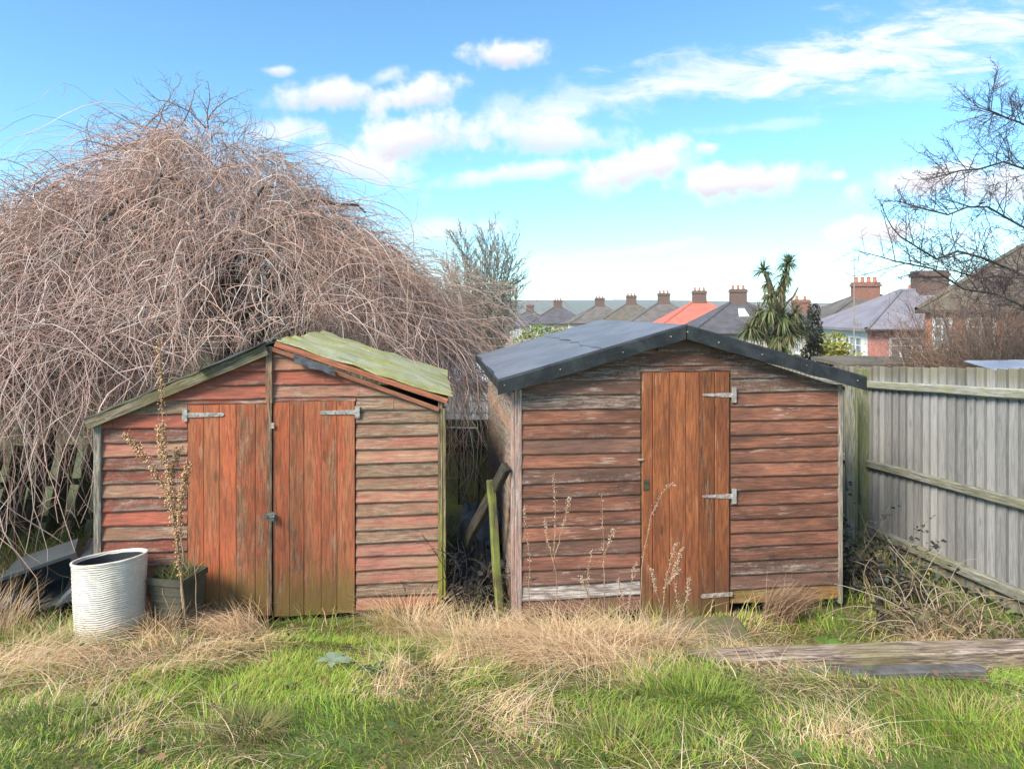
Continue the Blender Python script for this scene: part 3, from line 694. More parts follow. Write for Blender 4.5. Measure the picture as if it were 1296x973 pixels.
# double doors
for (a, b, hu, sg) in ((d0, d1 - .004, d0, 1), (d1 + .012, d2, d2, -1)):
    dd = box('door', (a+.003, -.014, dbot+.02), (b-.003, .008, dtop-.004), MAT['dark_inside'], S1)
    ks = 5; cut = [0] + [(k + random.uniform(-.12, .12)) / ks for k in range(1, ks)] + [1]
    for k in range(ks):
        p0 = a + (b-a)*cut[k]; p1 = a + (b-a)*cut[k+1]
        reparent(plank('plank', p0+.0006, p1-.0006, dbot + (.012 if sg > 0 else 0), dtop + (0 if sg > 0 else .012), -.014, -.036 - .0015*(k % 2), MAT['red_door'], S1, ch=.003), dd)
    zz_ = f1_.uz(240, 524)[1]
    reparent(t_hinge(hu - sg*.004, zz_, .24, sg, -.040, MAT['galvanised'], S1, h=.034, tip=.026, plate=.085), dd)
    if sg > 0:
        um = d1 - .004
        reparent(box('cover_strip', (d1-.022, -.0505, dbot+.02), (d1+.010, -.0385, dtop+.01), MAT['red_trim'], S1, .003, .002), dd)
u, zz_ = f1_.uz(344, 650)
hs = box('hasp', (u-.045, -.0585, zz_-.014), (u+.05, -.051, zz_+.016), MAT['padlock'], S1, .003)
reparent(box('lock_body', (u+.0, -.085, zz_-.032), (u+.042, -.0590, zz_+.010), MAT['padlock'], S1, .006), hs)
V, F = tubes([[(u+.008 + .013*(1-math.cos(a)), -.072, zz_+.008 + .022*math.sin(a)) for a in np.linspace(0, math.pi, 7)]], [[.0035]*7], 5)
reparent(py_obj('shackle', V, F.tolist(), MAT['galvanised'], S1), hs)
u2, z2 = f1_.uz(347, 537)
box('rim_bracket', (u2-.012, -.055, z2-.02), (u2+.014, -.0515, z2+.02), MAT['rust_metal'], S1, .002)
# left roof slope with its barge board
ol = -0.025
def rl(u): return RZ1 + .035 - (RZ1 - EZ1) * (UM1 - u) / UM1
sheet('roof_sheet', (ol-.03, -.09, rl(ol-.03)), (ol-.03, D1+.06, rl(ol-.03)), (UM1-.01, -.09, rl(UM1)), (UM1-.01, D1+.06, rl(UM1)), 12, 12, .012, MAT['old_felt'], S1, .006, edge_noise=.006, seed=7)
sheet('felt_patch', (UM1-.46, -.13, rl(UM1-.46)+.010), (UM1-.46, .5, rl(UM1-.46)+.010), (UM1-.02, -.12, rl(UM1)+.006), (UM1-.02, .5, rl(UM1)+.006), 10, 6, .006, MAT['lead'], S1, .006, edge_noise=.01, seed=8)
beam('barge_board', (ol-.02, -.075, rl(ol-.02) - .050), (UM1-.01, -.075, rl(UM1) - .050), .022, .075, MAT['barge_grey'], S1, .003, segs=6, wob=.002)
# right slope: the boarded panel has come loose and sits high
h0 = f1_.uz(370, 440); h1 = f1_.uz(569, 503)
za = RZ1 + .055; zb = 1.555; ua, ub = UM1 + .10, W1 + .075
sheet('roof_sheet', (ub, -.07, zb), (ub - .01, D1+.02, zb+.02), (ua - .06, -.02, za), (ua - .03, D1-.08, za+.005), 16, 14, .014, MAT['green_felt'], S1, .010, sag=-.018, edge_noise=.010, seed=11)
sheet('roof_boarding', (ub-.03, -.045, zb-.012), (ub-.03, D1, zb+.004), (ua-.04, -.005, za-.018), (ua-.02, D1-.1, za-.012), 4, 3, .018, MAT['orange_trim'], S1, .001, seed=12)
beam('barge_board', (ua - .06, -.055, za - .032), (ub - .035, -.075, zb - .030), .018, .036, MAT['orange_trim'], S1, .003, segs=6, wob=.002)
beam('rafter', (UM1 + .02, -.048, RZ1 - .012), (W1 - .02, -.048, EZ1 + .022), .026, .030, MAT['red_trim_long'], S1, .003, segs=5, wob=.002)
# loose strip of lead hanging over the gable
pa = f1_.uz(376, 452); pb = f1_.uz(428, 470)
sheet('lead_flap', (pa[0], -.085, pa[1]-.035), (pb[0], -.100, pb[1]-.022), (pa[0]-.01, -.066, pa[1]+.035), (pb[0]-.02, -.070, pb[1]+.02), 6, 3, .005, MAT['lead'], S1, .006, edge_noise=.006, seed=13)

# ------------------------------------------------------------------ boundary fence on the right (runs downhill)
FA = np.array((3.42, 6.30)); FB = np.array((3.50, 4.40)); 
fdir = (FB - FA) / np.linalg.norm(FB - FA)
def fpt(y):
    t = (6.30 - y) / 1.90
    return FA + (FB - FA) * t, 1.62 + .15 * t, .02 + .13 * t       # plan point, top z, bottom z
y_hi, y_lo = 8.3, 3.2
pB = fpt(4.4)[0]
FR = empty('boundary_fence', (pB[0], pB[1], g(pB[0], pB[1])), 0, 'tall silver-grey board fence with three horizontal rails', 'fence')
def FL(p): return Vector(p) - Vector(FR.location)
y = y_hi
while y > y_lo:
    p, zt, zb_ = fpt(y); q, zt2, zb2 = fpt(y - .1)
    zt += random.uniform(-.008, .008)
    # feather-edge board on the far side of the rails, thick edge overlapping the next
    a = np.array((p[0]+.028, p[1])); b = np.array((q[0]+.028, q[1] - .012)); nrm = np.array((1.0, 0.04))
    V = []
    for zz_, dz_ in ((zb_ - .02 - .05, 0), ((zb_+zt)/2, 0), (zt, 0)):
        o = random.uniform(-.0015, .0015)
        V += [(a[0]+o, a[1], zz_), (b[0]+o - .018, b[1] - .002, zz_), (b[0]+.012, b[1], zz_), (a[0]+.012, a[1], zz_)]
    F = [(0,1,2,3), (11,10,9,8)] + [(r*4+k, r*4+(k+1) % 4, r*4+4+(k+1) % 4, r*4+4+k) for r in range(2) for k in range(4)]
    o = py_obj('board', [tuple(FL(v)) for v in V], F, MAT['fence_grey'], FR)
    y -= .1
for dz0, dz1, w in ((-.175, -.165, .075), (-.93, -.915, .075), (-1.56, -1.555, .085)):
    for ya, yb in ((y_hi, 6.36), (6.24, y_lo)):
        pa, ta, _ = fpt(ya); pb, tb_, _ = fpt(yb)
        beam('rail', FL((pa[0]+.0, pa[1], ta + dz0)), FL((pb[0]+.0, pb[1], tb_ + dz0)), .05, w, MAT['fence_rail'], FR, .012, segs=6, wob=.003)
for yy in (8.28, 6.30, 3.3):
    p, zt, zb_ = fpt(yy)
    beam('post', FL((p[0]-.015, p[1], zb_-.35)), FL((p[0]-.015, p[1], zt - .02)), .10, .10, MAT['fence_post_long'], FR, .006)
# return length of fence behind the brown shed: post and wide pale board
wb = empty('upright_board', PX(1077, 700, 6.05)[:2] + (-.1,), R(4), 'pale upright timber board against mossy fence post', 'board')
box('plank', (-.055, -.02, 0), (.03, .012, 1.60), MAT['fence_rail_upright'], wb, .004)
box('plank', (.034, -.012, 0), (.06, .012, 1.57), MAT['fence_post'], wb, .004)

# ------------------------------------------------------------------ low back fence between and behind the sheds
BF = empty('back_fence', (-.5, 8.5, g(-.5, 8.5)), 0, 'low dark mossy board fence seen through gap between sheds', 'fence')
x = -3.4; bo = 0
while x < 3.1:
    w = random.uniform(.13, .15); zt = .62 + random.uniform(-.015, .015)
    box('board', (x+.5, bo, -.06), (x+.5+w, bo + .02, zt - BF.location.z), MAT['green_fence'], BF, .003)
    x += w - .012; bo = .021 - bo
beam('rail', (-2.9, -.04, .70 - BF.location.z), (3.6, -.04, .68 - BF.location.z), .06, .09, MAT['green_fence_long'], BF, .008, segs=6)
beam('rail', (-2.9, -.04, .42 - BF.location.z), (3.6, -.04, .42 - BF.location.z), .05, .07, MAT['green_fence_long'], BF, .008, segs=6)

# ------------------------------------------------------------------ old leaning panel at the left, under the hanging twigs
LP = empty('fence_panel', (-5.0, 6.3, g(-5, 6.3)), R(16), 'dark mossy fence panel leaning beneath the hanging twigs', 'fence panel')
for k in range(9):
    bx_ = -.75 + k * .215
    o = beam('board', (bx_, .25, .85 + .05*random.random()), (bx_ - .10, -.02, -.05), .20, .018, MAT['green_fence_long'], LP, .003, roll=R(90))
beam('rail', (-.95, .17, .52), (1.2, .17, .50), .04, .06, MAT['green_fence_long'], LP, .006)
beam('rail', (-.95, .09, .18), (1.2, .09, .16), .04, .06, MAT['green_fence_long'], LP, .006)

# ------------------------------------------------------------------ timber edging and slab
SLP = empty('timber_edging', (2.1, 3.74, g(2.1, 3.74)), 0, 'pale weathered railway sleeper edging set in the grass', 'sleeper')
beam('sleeper', (-1.12, -.03, .135 - SLP.location.z), (1.5, .10, .145 - SLP.location.z), .145, .13, MAT['sleeper'], SLP, .012, segs=10, wob=.004)
sb = beam('edging_strip', (.98, 3.54, .160), (2.62, 3.60, .165), .08, .05, MAT['slate_strip'], None, .008, segs=8, wob=.004)
tag(sb, 'dark narrow edging strip half buried in grass beside the sleeper', 'edging')
sl_ = box('door_slab', (1.06, 4.18, -.14), (1.62, 4.66, -.035), MAT['mossy_slab'], None, .012, .012)
tag(sl_, 'mossy paving slab in front of the brown shed door', 'paving slab')
# ------------------------------------------------------------------ houses beyond the garden
def window(root, face, a, z, w, h, glass='curtained_glass', bars=1):
    """a window set in a wall: frame > pane, sill. face = (origin, along, outward) in house space"""
    o, al, out = [np.array(v, float) for v in face]
    def pt(u, zz, d): return tuple(o + al*u + out*d + np.array((0, 0, zz)))
    V = []; F = []
    def bar(u0, u1, z0, z1, d0=-.02, d1=.05):
        b = len(V)
        for u in (u0, u1):
            for d in (d0, d1):
                for zz in (z0, z1): V.append(pt(u, zz, d))
        F.extend([tuple(b+q for q in f) for f in BOXF])
    t = .09
    bar(a, a+w, z, z+t); bar(a, a+w, z+h-t, z+h); bar(a, a+t, z+t, z+h-t); bar(a+w-t, a+w, z+t, z+h-t)
    for k in range(bars): u = a + w*(k+1)/(bars+1); bar(u-.035, u+.035, z+t, z+h-t)
    bar(a+t, a+w-t, z+h*.68, z+h*.68+.05, -.018, .045)
    wn = py_obj('window', V, F, MAT['window_white'], root)
    V2 = [pt(u, zz, d) for u in (a+.03, a+w-.03) for d in (-.03, .012) for zz in (z+.03, z+h-.03)]
    reparent(py_obj('pane', V2, BOXF, MAT[glass], root), wn)
    V2 = [pt(u, zz, d) for u in (a-.06, a+w+.06) for d in (0.0, .12) for zz in (z-.09, z-.005)]
    reparent(py_obj('sill', V2, BOXF, MAT['window_white'], root), wn)
def house(label, x, y, rz, w, l, base, eave, rh, wallmats, roofmat, ridge=0.3, chim=(), wins=(), group=None, over=.35, skylight=False, name='house'):
    """hip-roofed house; local x along the front (facing -y), local y back"""
    H = empty(name, (x, y, base), rz, label, 'house', group)
    e = eave - base
    if isinstance(wallmats, str): wallmats = (wallmats, wallmats)
    # front wall, left wall and the rest as four slabs
    t = .28
    wl = box('wall', (0, 0, -.6), (w, t, e), MAT[wallmats[0]], H); box('wall', (0, t, -.6), (t, l - t, e), MAT[wallmats[1]], H)
    box('wall', (w - t, t, -.6), (w, l - t, e), MAT[wallmats[0]], H); box('wall', (0, l - t, -.6), (w, l, e), MAT[wallmats[1]], H)
    a = l/2 * (1 - 0.0); r0 = (min(a, w/2 - ridge*w/2), l/2); r1 = (max(w - a, w/2 + ridge*w/2), l/2)
    z0 = e - .12; z1 = e + rh
    V = [(-over,-over,z0),(w+over,-over,z0),(w+over,l+over,z0),(-over,l+over,z0),(r0[0],r0[1],z1),(r1[0],r1[1],z1),
         (-over,-over,z0-.14),(w+over,-over,z0-.14),(w+over,l+over,z0-.14),(-over,l+over,z0-.14)]
    F = [(0,1,5,4),(1,2,5),(2,3,4,5),(3,0,4),(6,7,1,0),(7,8,2,1),(8,9,3,2),(9,6,0,3),(9,8,7,6)]
    rf = py_obj('roof', V, F, MAT[roofmat], H)
    # hip and ridge tiles
    V = []; F = []
    for p, q in ((V_ for V_ in ((( -over,-over,z0),(r0[0],r0[1],z1)), ((w+over,-over,z0),(r1[0],r1[1],z1)), ((-over,l+over,z0),(r0[0],r0[1],z1)), ((r0[0],r0[1],z1),(r1[0],r1[1],z1))))):
        v_, f_ = tubes([[p, q]], [[.11, .11]], 6); b = len(V); V += [tuple(k) for k in v_]; F += [tuple(b + k for k in f) for f in f_.tolist()]
    reparent(py_obj('ridge_tiles', V, F, MAT[roofmat], H), rf)
    v_, f_ = tubes([[(-over-.05, -over-.05, z0-.08), (w+over, -over-.05, z0-.08)]], [[.06, .06]], 6)
    py_obj('gutter', v_, f_.tolist(), MAT['pipe_dark'], H)
    for (cx, cy, cw, cl, zt, mat_, pots) in chim:
        zb2 = e + .3; zt = zt - base
        V = []; F = []
        for (x0, x1, y0, y1, za_, zb_) in ((cx-cw/2, cx+cw/2, cy-cl/2, cy+cl/2, zb2, zt-.30), (cx-cw/2-.07, cx+cw/2+.07, cy-cl/2-.07, cy+cl/2+.07, zt-.30, zt-.14), (cx-cw/2-.02, cx+cw/2+.02, cy-cl/2-.02, cy+cl/2+.02, zt-.14, zt)):
            b = len(V); V += [(xx, yy, zz) for xx in (x0, x1) for yy in (y0, y1) for zz in (za_, zb_)]; F += [tuple(b+q for q in f) for f in BOXF]
        reparent(py_obj('chimney', V, F, MAT[mat_], H), rf)
        for k in range(pots):
            px_ = cx - cw/2 + cw*(k+.5)/pots
            v_, f_ = tubes([[(px_, cy, zt-.02), (px_, cy, zt+.12), (px_, cy, zt+.30), (px_, cy, zt+.36)]], [[.14, .13, .11, .13]], 8)
            reparent(py_obj('chimney_pot', v_, f_.tolist() + [list(range(24, 32))], MAT['brick_orange'], H), rf)
    for (fc, u, z, ww, hh) in wins:
        face = {'front': ((0,0,0),(1,0,0),(0,-1,0)), 'left': ((0,l,0),(0,-1,0),(-1,0,0))}[fc]
        window(H, face, u, z, ww, hh, random.choice(['glass', 'curtained_glass']), 1 if ww < 1.5 else 2)
    if skylight:
        # roof window lying in the front slope
        p = np.array((-over,-over,z0)); q = np.array((w+over,-over,z0)); t_ = np.array((r0[0],r0[1],z1)); t2 = np.array((r1[0],r1[1],z1))
        def on(a, b): return (p*(1-a)+q*a)*(1-b)+(t_*(1-a)+t2*a)*b
        c = [on(.42,.50), on(.58,.50), on(.42,.74), on(.58,.74)]
        up = np.array((0, -.35, .75))*.12
        V = [tuple(v) for v in c] + [tuple(v+up) for v in c]
        reparent(py_obj('roof_window', V, [(0,1,3,2),(4,6,7,5),(0,4,5,1),(2,3,7,6),(0,2,6,4),(1,5,7,3)], MAT['window_white'], H), rf)
    return H
TW = 'terraced row of hip-roofed houses'
row = [(934, 366, 61, 'slate_roof', 'dark grey hipped roof with a skylight and tall brick chimney', True),
       (885, 368, 72, 'tile_red', 'bright red tiled hipped roof on far house', False),
       (840, 371, 82, 'tile_brown', 'brown hipped roof beside the bright red roof', False),
       (799, 374, 95, 'tile_moss', 'far brown hipped roof, second past the red roof', False),
       (759, 377, 104, 'tile_brown', 'far hipped roof behind the bare twigs, third past the red roof', False),
       (706, 380, 113, 'slate_roof', 'slate hipped roof, second from the end of the far row', False),
       (671, 386, 124, 'slate_roof', 'slate hipped roof at the end of the far row by bare tree', False)]
for k, (px, py, d, rm, lab, sky_) in enumerate(row):
    X, Y, Z = PX(px, py, d)
    w = 9.5; l = 8.5
    ang = R(26 if k < 4 else 44)
    rz_ = -R(6) + (0 if k < 4 else R(6))
    ridge_z = CAM_Z + (HY - (py + 17 * 61 / d)) / FPX * d
    rh = 2.7
    c_, s_ = math.cos(rz_), math.sin(rz_)
    ox = X - (w/2*c_ - l/2*s_); oy = Y - (w/2*s_ + l/2*c_)
    ez = ridge_z - rh + .1
    house(lab, ox, oy, rz_, w, l, ez - 5.0, ez, rh, ('render_cream', 'render_white') if k % 2 else ('render_cream', 'render_cream'), rm, .12,
          chim=((w/2, l/2, 1.45, .8, Z, 'brick_dark', 3),),
          wins=(('front', 1.0, 3.0, 1.7, 1.3), ('front', 6.4, 3.0, 1.7, 1.3), ('left', 1.4, 3.0, 1.5, 1.3), ('left', 5.4, 3.0, 1.5, 1.3)), group='far row of hipped-roof houses', skylight=sky_)
# house with the four-pot chimney
house('dark roofed house with orange brick four-pot chimney behind the palm', 19.6, 41.5, R(-8), 9, 8, -3.9, 1.15, 2.1, 'render_cream', 'tile_brown', .1,
      chim=((4.2, 3.6, 1.6, .8, 4.05, 'brick_mid', 4),), wins=(('front', 1.2, 3.0, 1.5, 1.3), ('left', 3.0, 3.0, 1.5, 1.3)))
house('distant house with small orange chimney between the palm and dark roof', 24.2, 56, R(-4), 9, 8, -4.4, .2, 2.1, 'render_cream', 'tile_brown', .1, chim=((2.2, 4, 1.4, .8, 3.1, 'brick_mid', 2),))
# white and pink pair
WP = house('white and salmon pink rendered house with pale slate hipped roof', 17.7, 32, R(-3), 11, 6.2, -3.7, 1.35, 1.85, ('render_pink', 'render_white'), 'slate_pale', .22,
      chim=((4.6, 3.1, 1.5, .9, 4.25, 'brick_dark', 0),),
      wins=(('front', .9, 3.15, 1.6, 1.35), ('front', 4.0, 3.15, 1.6, 1.35), ('front', 1.0, .5, 1.0, 1.6), ('left', .6, 3.0, 2.0, 1.5), ('left', 4.0, 3.0, 1.4, 1.5)))
# tiled canopy between the storeys of the pink half
V = [(.1,-.02,2.75),(6.5,-.02,2.75),(.1,-.75,2.45),(6.5,-.75,2.45),(.1,-.02,2.6),(6.5,-.02,2.6),(.1,-.75,2.38),(6.5,-.75,2.38)]
py_obj('canopy', V, [(0,2,3,1),(4,5,7,6),(0,1,5,4),(2,6,7,3),(0,4,6,2),(1,3,7,5)], MAT['tile_brown'], WP)
house('house with single brick chimney stack behind the pale slate roof', 27.5, 47, R(-10), 9, 8, -3.9, 1.2, 2.2, 'render_cream', 'tile_brown', .1, chim=((3.2, 4, 1.5, .9, 3.75, 'brick_dark', 2),))
# brick house on the right behind the bare tree
house('orange brick house with mossy tiled roof behind bare branches', 15.3, 24, R(-35), 9.5, 6, -2.9, 2.30, 2.3, 'brick_orange', 'tile_moss', .2,
      wins=(('front', .22, 3.65, .62, 1.15), ('front', 1.25, 3.65, .85, 1.15), ('front', 3.6, 3.65, 1.0, 1.15), ('left', 3.0, 3.3, 1.3, 1.3)), over=.25)
# pale outbuilding seen through the gap between the sheds
OB = empty('outbuilding', (-1.6, 14.2, g(-1.2, 14.2)), R(5), 'small white weatherboarded outbuilding beyond the low back fence', 'outbuilding')
zb_ = OB.location.z
for k in range(9): lap_board('board', 0, 2.2, -.2 + k*.26, -.2 + k*.26 + .29, None, MAT['render_white'], OB, tb=.04, tt=.02)
box('wall', (0, .01, -.3), (2.2, 1.6, 2.05), MAT['render_white'], OB)
sheet('roof', (-.15, -.2, 2.1), (2.35, -.2, 2.1), (-.15, 1.8, 2.35), (2.35, 1.8, 2.35), 4, 4, .05, MAT['sheet_pale'], OB, .002)
# neighbour's lean-to with pale sheet roof, just over the fence
NB = empty('neighbour_shed', (5.45, 7.0, g(5.4, 7.0)), R(3), 'pale sheet metal shed roof showing above the grey fence', 'shed')
bz = NB.location.z
box('wall', (0.05, .1, -.1), (2.0, .7, 1.44 - bz), MAT['grey_trim'], NB)
for k in range(4): sheet('roof_sheet', (-.1+k*.56, -.1, 1.47-bz+.006*(k % 2)), (.48+k*.56, -.1, 1.47-bz+.006*(k % 2)), (.05+k*.56, .82, 1.56-bz+.006*(k % 2)), (.62+k*.56, .82, 1.56-bz+.006*(k % 2)), 8, 4, .012, MAT['sheet_pale'], NB, .004, seed=30+k)
# low dark roof over the fence near the brown shed
LR = empty('log_store', (5.4, 10.4, g(5.5, 10.4)), R(4), 'low dark felt roofed log store beyond the fence end', 'log store')
bz = LR.location.z
box('wall', (0, 0, -.1), (1.25, .8, 1.24 - bz), MAT['dark_plank'], LR)
sheet('roof', (-.1, -.12, 1.30-bz), (1.4, -.12, 1.30-bz), (-.1, .95, 1.35-bz), (1.4, .95, 1.35-bz), 6, 3, .06, MAT['tile_moss'], LR, .01, seed=41)
# aerial mast
AM = empty('aerial_mast', (PX(1081, 0, 27)[0], 27, g(14.3, 27)), 0, 'thin tall aerial mast rising above the white house', 'aerial mast')
bz = AM.location.z
v_, f_ = tubes([[(0,0,0),(0,0,3),(0,0,4.5-bz)]], [[.03,.026,.018]], 6); py_obj('pole', v_, f_.tolist(), MAT['rust_metal'], AM)
v_, f_ = tubes([[(-.22,0,4.2-bz),(.22,0,4.25-bz)]], [[.012,.012]], 5); py_obj('cross_arm', v_, f_.tolist(), MAT['rust_metal'], AM)

# ------------------------------------------------------------------ branching plants
def grow(rng, base, d, length, rad, level, spec, out):
    """recursive bare branch; each branch is a polyline of 7 points with tapering radius"""
    n = 7; P = [np.array(base, float)]; d = np.array(d, float); d /= np.linalg.norm(d)
    for k in range(n - 1):
        d = d + rng.normal(0, spec['wig'], 3) + np.array(spec['pull']) * spec['pullk'][min(level, len(spec['pullk'])-1)]
        d /= np.linalg.norm(d); P.append(P[-1] + d * length / (n - 1))
    rr = np.linspace(rad, rad * spec['taper'], n)
    out.append((level, np.array(P), rr))
    if level >= spec['levels']: return
    cnt = spec['count'][level]
    for c in range(cnt):
        t = spec['start'] + (1 - spec['start']) * (c + rng.uniform(.1, .9)) / cnt; k = min(int(t * (n - 1)), n - 2); f = t * (n - 1) - k
        p = P[k] * (1 - f) + P[k+1] * f; ax = P[k+1] - P[k]; ax /= np.linalg.norm(ax)
        side = np.cross(ax, rng.normal(0, 1, 3)); side /= np.linalg.norm(side) + 1e-9
        side = side * np.array(spec.get('flat', (1, 1, 1)))
        a = spec['angle'] * rng.uniform(.65, 1.3)
        grow(rng, p, ax * math.cos(a) + side * math.sin(a), length * spec['ratio'] * rng.uniform(.6, 1.2) * (1.1 - .4 * t), max(rr[k] * .6, spec['minr']), level + 1, spec, out)
def emit(out, lo, hi, sides, step=1):
    sel = [(p[::step], r[::step]) for (lv, p, r) in out if lo <= lv <= hi]
    if not sel: return np.zeros((0, 3)), np.zeros((0, 4), int), np.zeros(0, int)
    return tubes(np.array([p for p, r in sel]), np.array([r for p, r in sel]), sides) + (len(sel),)

# ---- weeping tree behind the red shed
rng = np.random.default_rng(5)
TC = np.array((-4.2, 8.9)); tz0 = g(*TC)
WT = empty('weeping_tree', (TC[0], TC[1], tz0), 0, 'huge domed weeping tree of bare tangled pinkish twigs behind red shed', 'tree')
RD = 3.8; ZT = 4.7
def dome(r): return np.interp(r, [0, .6, 1.3, 2.2, 2.95, 3.6, 4.1], [4.72, 4.62, 4.15, 3.42, 2.82, 2.05, 1.2])
tr = [np.array((TC[0]+.35*math.sin(t*2.2), TC[1]+.12*math.cos(t*5), tz0 + t*(3.0 - tz0))) for t in np.linspace(0, 1, 7)]
v_, f_ = tubes([tr], [np.linspace(.15, .08, 7)], 10); o = py_obj('trunk', v_ - np.array(WT.location), f_.tolist(), MAT['bark'], WT, True)
lp = []; lr = []
for k in range(15):
    a = k * 2 * math.pi / 15 + rng.uniform(-.2, .2); p0 = tr[3 + k % 4]; rr_ = rng.uniform(1.6, 3.0)
    pts = []
    for t in np.linspace(0, 1, 9):
        r = rr_ * t ** .9; z_ = p0[2] * (1 - t) + dome(r) * .94 * t + .55 * math.sin(t * math.pi) * .6
        w = rng.normal(0, .05, 3)
        pts.append(np.array((p0[0] + r * math.cos(a + .3*t), p0[1] + r * math.sin(a + .3*t), z_)) + w * t)
    lp.append(pts); lr.append(np.linspace(.042, .012, 9))
for pts, rads in zip(lp, lr):
    v_, f_ = tubes([pts], [rads], 6); py_obj('limb', v_ - np.array(WT.location), f_.tolist(), MAT['bark'], WT, True)
# upright crooked limbs that show dark through the thin patch on the camera side
for (xa, ya, xb, yb, d) in ((385, 425, 372, 330, 7.9), (378, 400, 405, 318, 7.8), (345, 430, 410, 380, 8.0), (330, 440, 300, 350, 8.2), (400, 415, 450, 340, 8.0)):
    A = np.array(PX(xa, ya + 25, d)); B_ = np.array(PX(xb, yb, d - .1)); pts = [A*(1-t)+B_*t + rng.normal(0, .05, 3)*(0 < t < 1) for t in np.linspace(0, 1, 8)]
    v_, f_ = tubes([pts], [np.linspace(.030, .010, 8)], 6); py_obj('limb', v_ - np.array(WT.location), f_.tolist(), MAT['bark'], WT, True)
def strands(rng, K, centre, r0, z0, az, L, out_k, up, grav, P=20, curl=.22, tang=.35):
    """arching, hanging twigs: start points, then a heading that gravity turns down"""
    d = np.stack([np.cos(az), np.sin(az), np.zeros(K)], 1); tg = np.stack([-np.sin(az), np.cos(az), np.zeros(K)], 1)
    pos = np.stack([centre[0] + r0*np.cos(az), centre[1] + r0*np.sin(az), z0], 1)
    h = d * out_k[:, None] + tg * rng.normal(0, tang, K)[:, None]; h[:, 2] += up
    h /= np.linalg.norm(h, axis=1, keepdims=True)
    pts = [pos.copy()]; ds = (L / (P - 1))[:, None]; om = rng.normal(0, curl, (K, 3))
    for s_ in range(P - 1):
        om = om * .72 + rng.normal(0, curl * .7, (K, 3))
        h = h + om; h[:, 2] -= grav; h /= np.linalg.norm(h, axis=1, keepdims=True)
        pos = pos + h * ds; pts.append(pos.copy())
    return np.stack(pts, 1)
def in_shed(P_):
    bad = np.zeros(P_.shape[0], bool)
    for O, w, dd, h in ((O1, W1, D1, 2.03), (O2, W2, D2, 2.12)):
        rel = P_[:, :, :2] - np.array(O[:2]); u = rel @ UD; v = rel @ VD
        bad |= ((u > -.12) & (u < w + .12) & (v > -.2) & (v < dd + .15) & (P_[:, :, 2] < h)).any(1)
    return bad
def trim(P_, gap=.12):
    """stop each twig before it enters a shed or the ground"""
    bad = P_[:, :, 2] < hgt(P_[:, :, 0], P_[:, :, 1]) + gap
    for O, w, dd, um, eave, ridge in ((O1, W1, D1, UM1, 1.46, 2.04), (O2, W2, D2, UM, 1.70, 2.12)):
        rel = P_[:, :, :2] - np.array(O[:2]); u = rel @ UD; v = rel @ VD
        h = ridge - (ridge - eave) * np.abs(u - um) / um + .06 * (u > um)
        bad |= (u > -.12) & (u < w + .12) & (v > -.2) & (v < dd + .15) & (P_[:, :, 2] < h)
    n = P_.shape[1]; first = np.where(bad.any(1), bad.argmax(1), n)
    ok = first > 3
    idx = np.minimum(np.arange(n)[None, :], np.maximum(first - 1, 0)[:, None])
    return np.take_along_axis(P_, idx[:, :, None], 1), ok
def twig_cols(rng, K, P, sides, pal, dim=1.0):
    pal = np.array(pal); c = pal[rng.integers(0, len(pal), K)] * rng.uniform(.7, 1.2, (K, 1)) * dim
    return np.repeat(c, P * sides, axis=0)
PAL = [(.64,.44,.36),(.56,.37,.30),(.66,.49,.41),(.46,.31,.25),(.72,.60,.51),(.60,.38,.28),(.42,.29,.23)]
K = 15500
az = rng.uniform(0, 2*np.pi, K)
cluster = rng.integers(0, 150, K); caz = rng.uniform(0, 2*np.pi, 150); cr = RD * np.sqrt(rng.uniform(.01, 1, 150))
az = caz[cluster] + rng.normal(0, .16, K); r0 = np.clip(cr[cluster] + rng.normal(0, .22, K), .05, RD + .2)
z0 = dome(r0) * rng.uniform(.84, 1.0, K)
front = np.cos(az - math.atan2(-1, .62))           # the thin patch faces the camera, right of the trunk
L = rng.uniform(1.0, 2.9, K) * (1 + .35 * (r0 > 3.0)) * np.where(front > .9, .55, 1) 
S = strands(rng, K, TC, r0, z0, az, L, rng.uniform(.15, .6, K), rng.uniform(-.2, .25, K), .31, P=12, curl=.26)
xr = S[:, :, 0] - TC[0]; S[:, :, 0] = TC[0] + np.where(xr < 0, xr * .76, xr * .90)
S, keep = trim(S); keep &= (S[:, :, 2].max(1) < z0 + .30) & (S[:, :, 2].max(1) < 4.95)
# a thin place in the crown above the shed ridge, where the limbs show
gap_c = np.array((-2.65, 7.6, 2.3)); q_ = (S - gap_c) / np.array((.55, 2.0, .42))
thin = ((q_ ** 2).sum(2) < 1).any(1) & (rng.uniform(0, 1, K) < .78)
keep &= ~thin
S = S[keep]; K = len(S)
rad = np.linspace(.0043, .0014, 12)[None, :] * (rng.uniform(.62, 1.2, (K, 1)) * np.where(rng.uniform(0, 1, (K, 1)) < .12, 1.7, 1))
v_, f_ = tubes(S, rad, 3); me = np_mesh('crown', v_ - np.array(WT.location), f_, twig_cols(rng, K, 12, 3, PAL)); tag(link('crown', me, MAT['twigs'], WT), kind='stuff')
n_ = 8500; kk = rng.integers(0, K, n_); tt_ = rng.integers(1, 10, n_); b_ = S[kk, tt_]
Q = strands(rng, n_, (0, 0), np.zeros(n_), np.zeros(n_), rng.uniform(0, 6.283, n_), rng.uniform(.08, .38, n_), rng.uniform(.4, 1, n_), rng.uniform(-.5, .3, n_), .22, P=5, curl=.25) + b_[:, None, :]
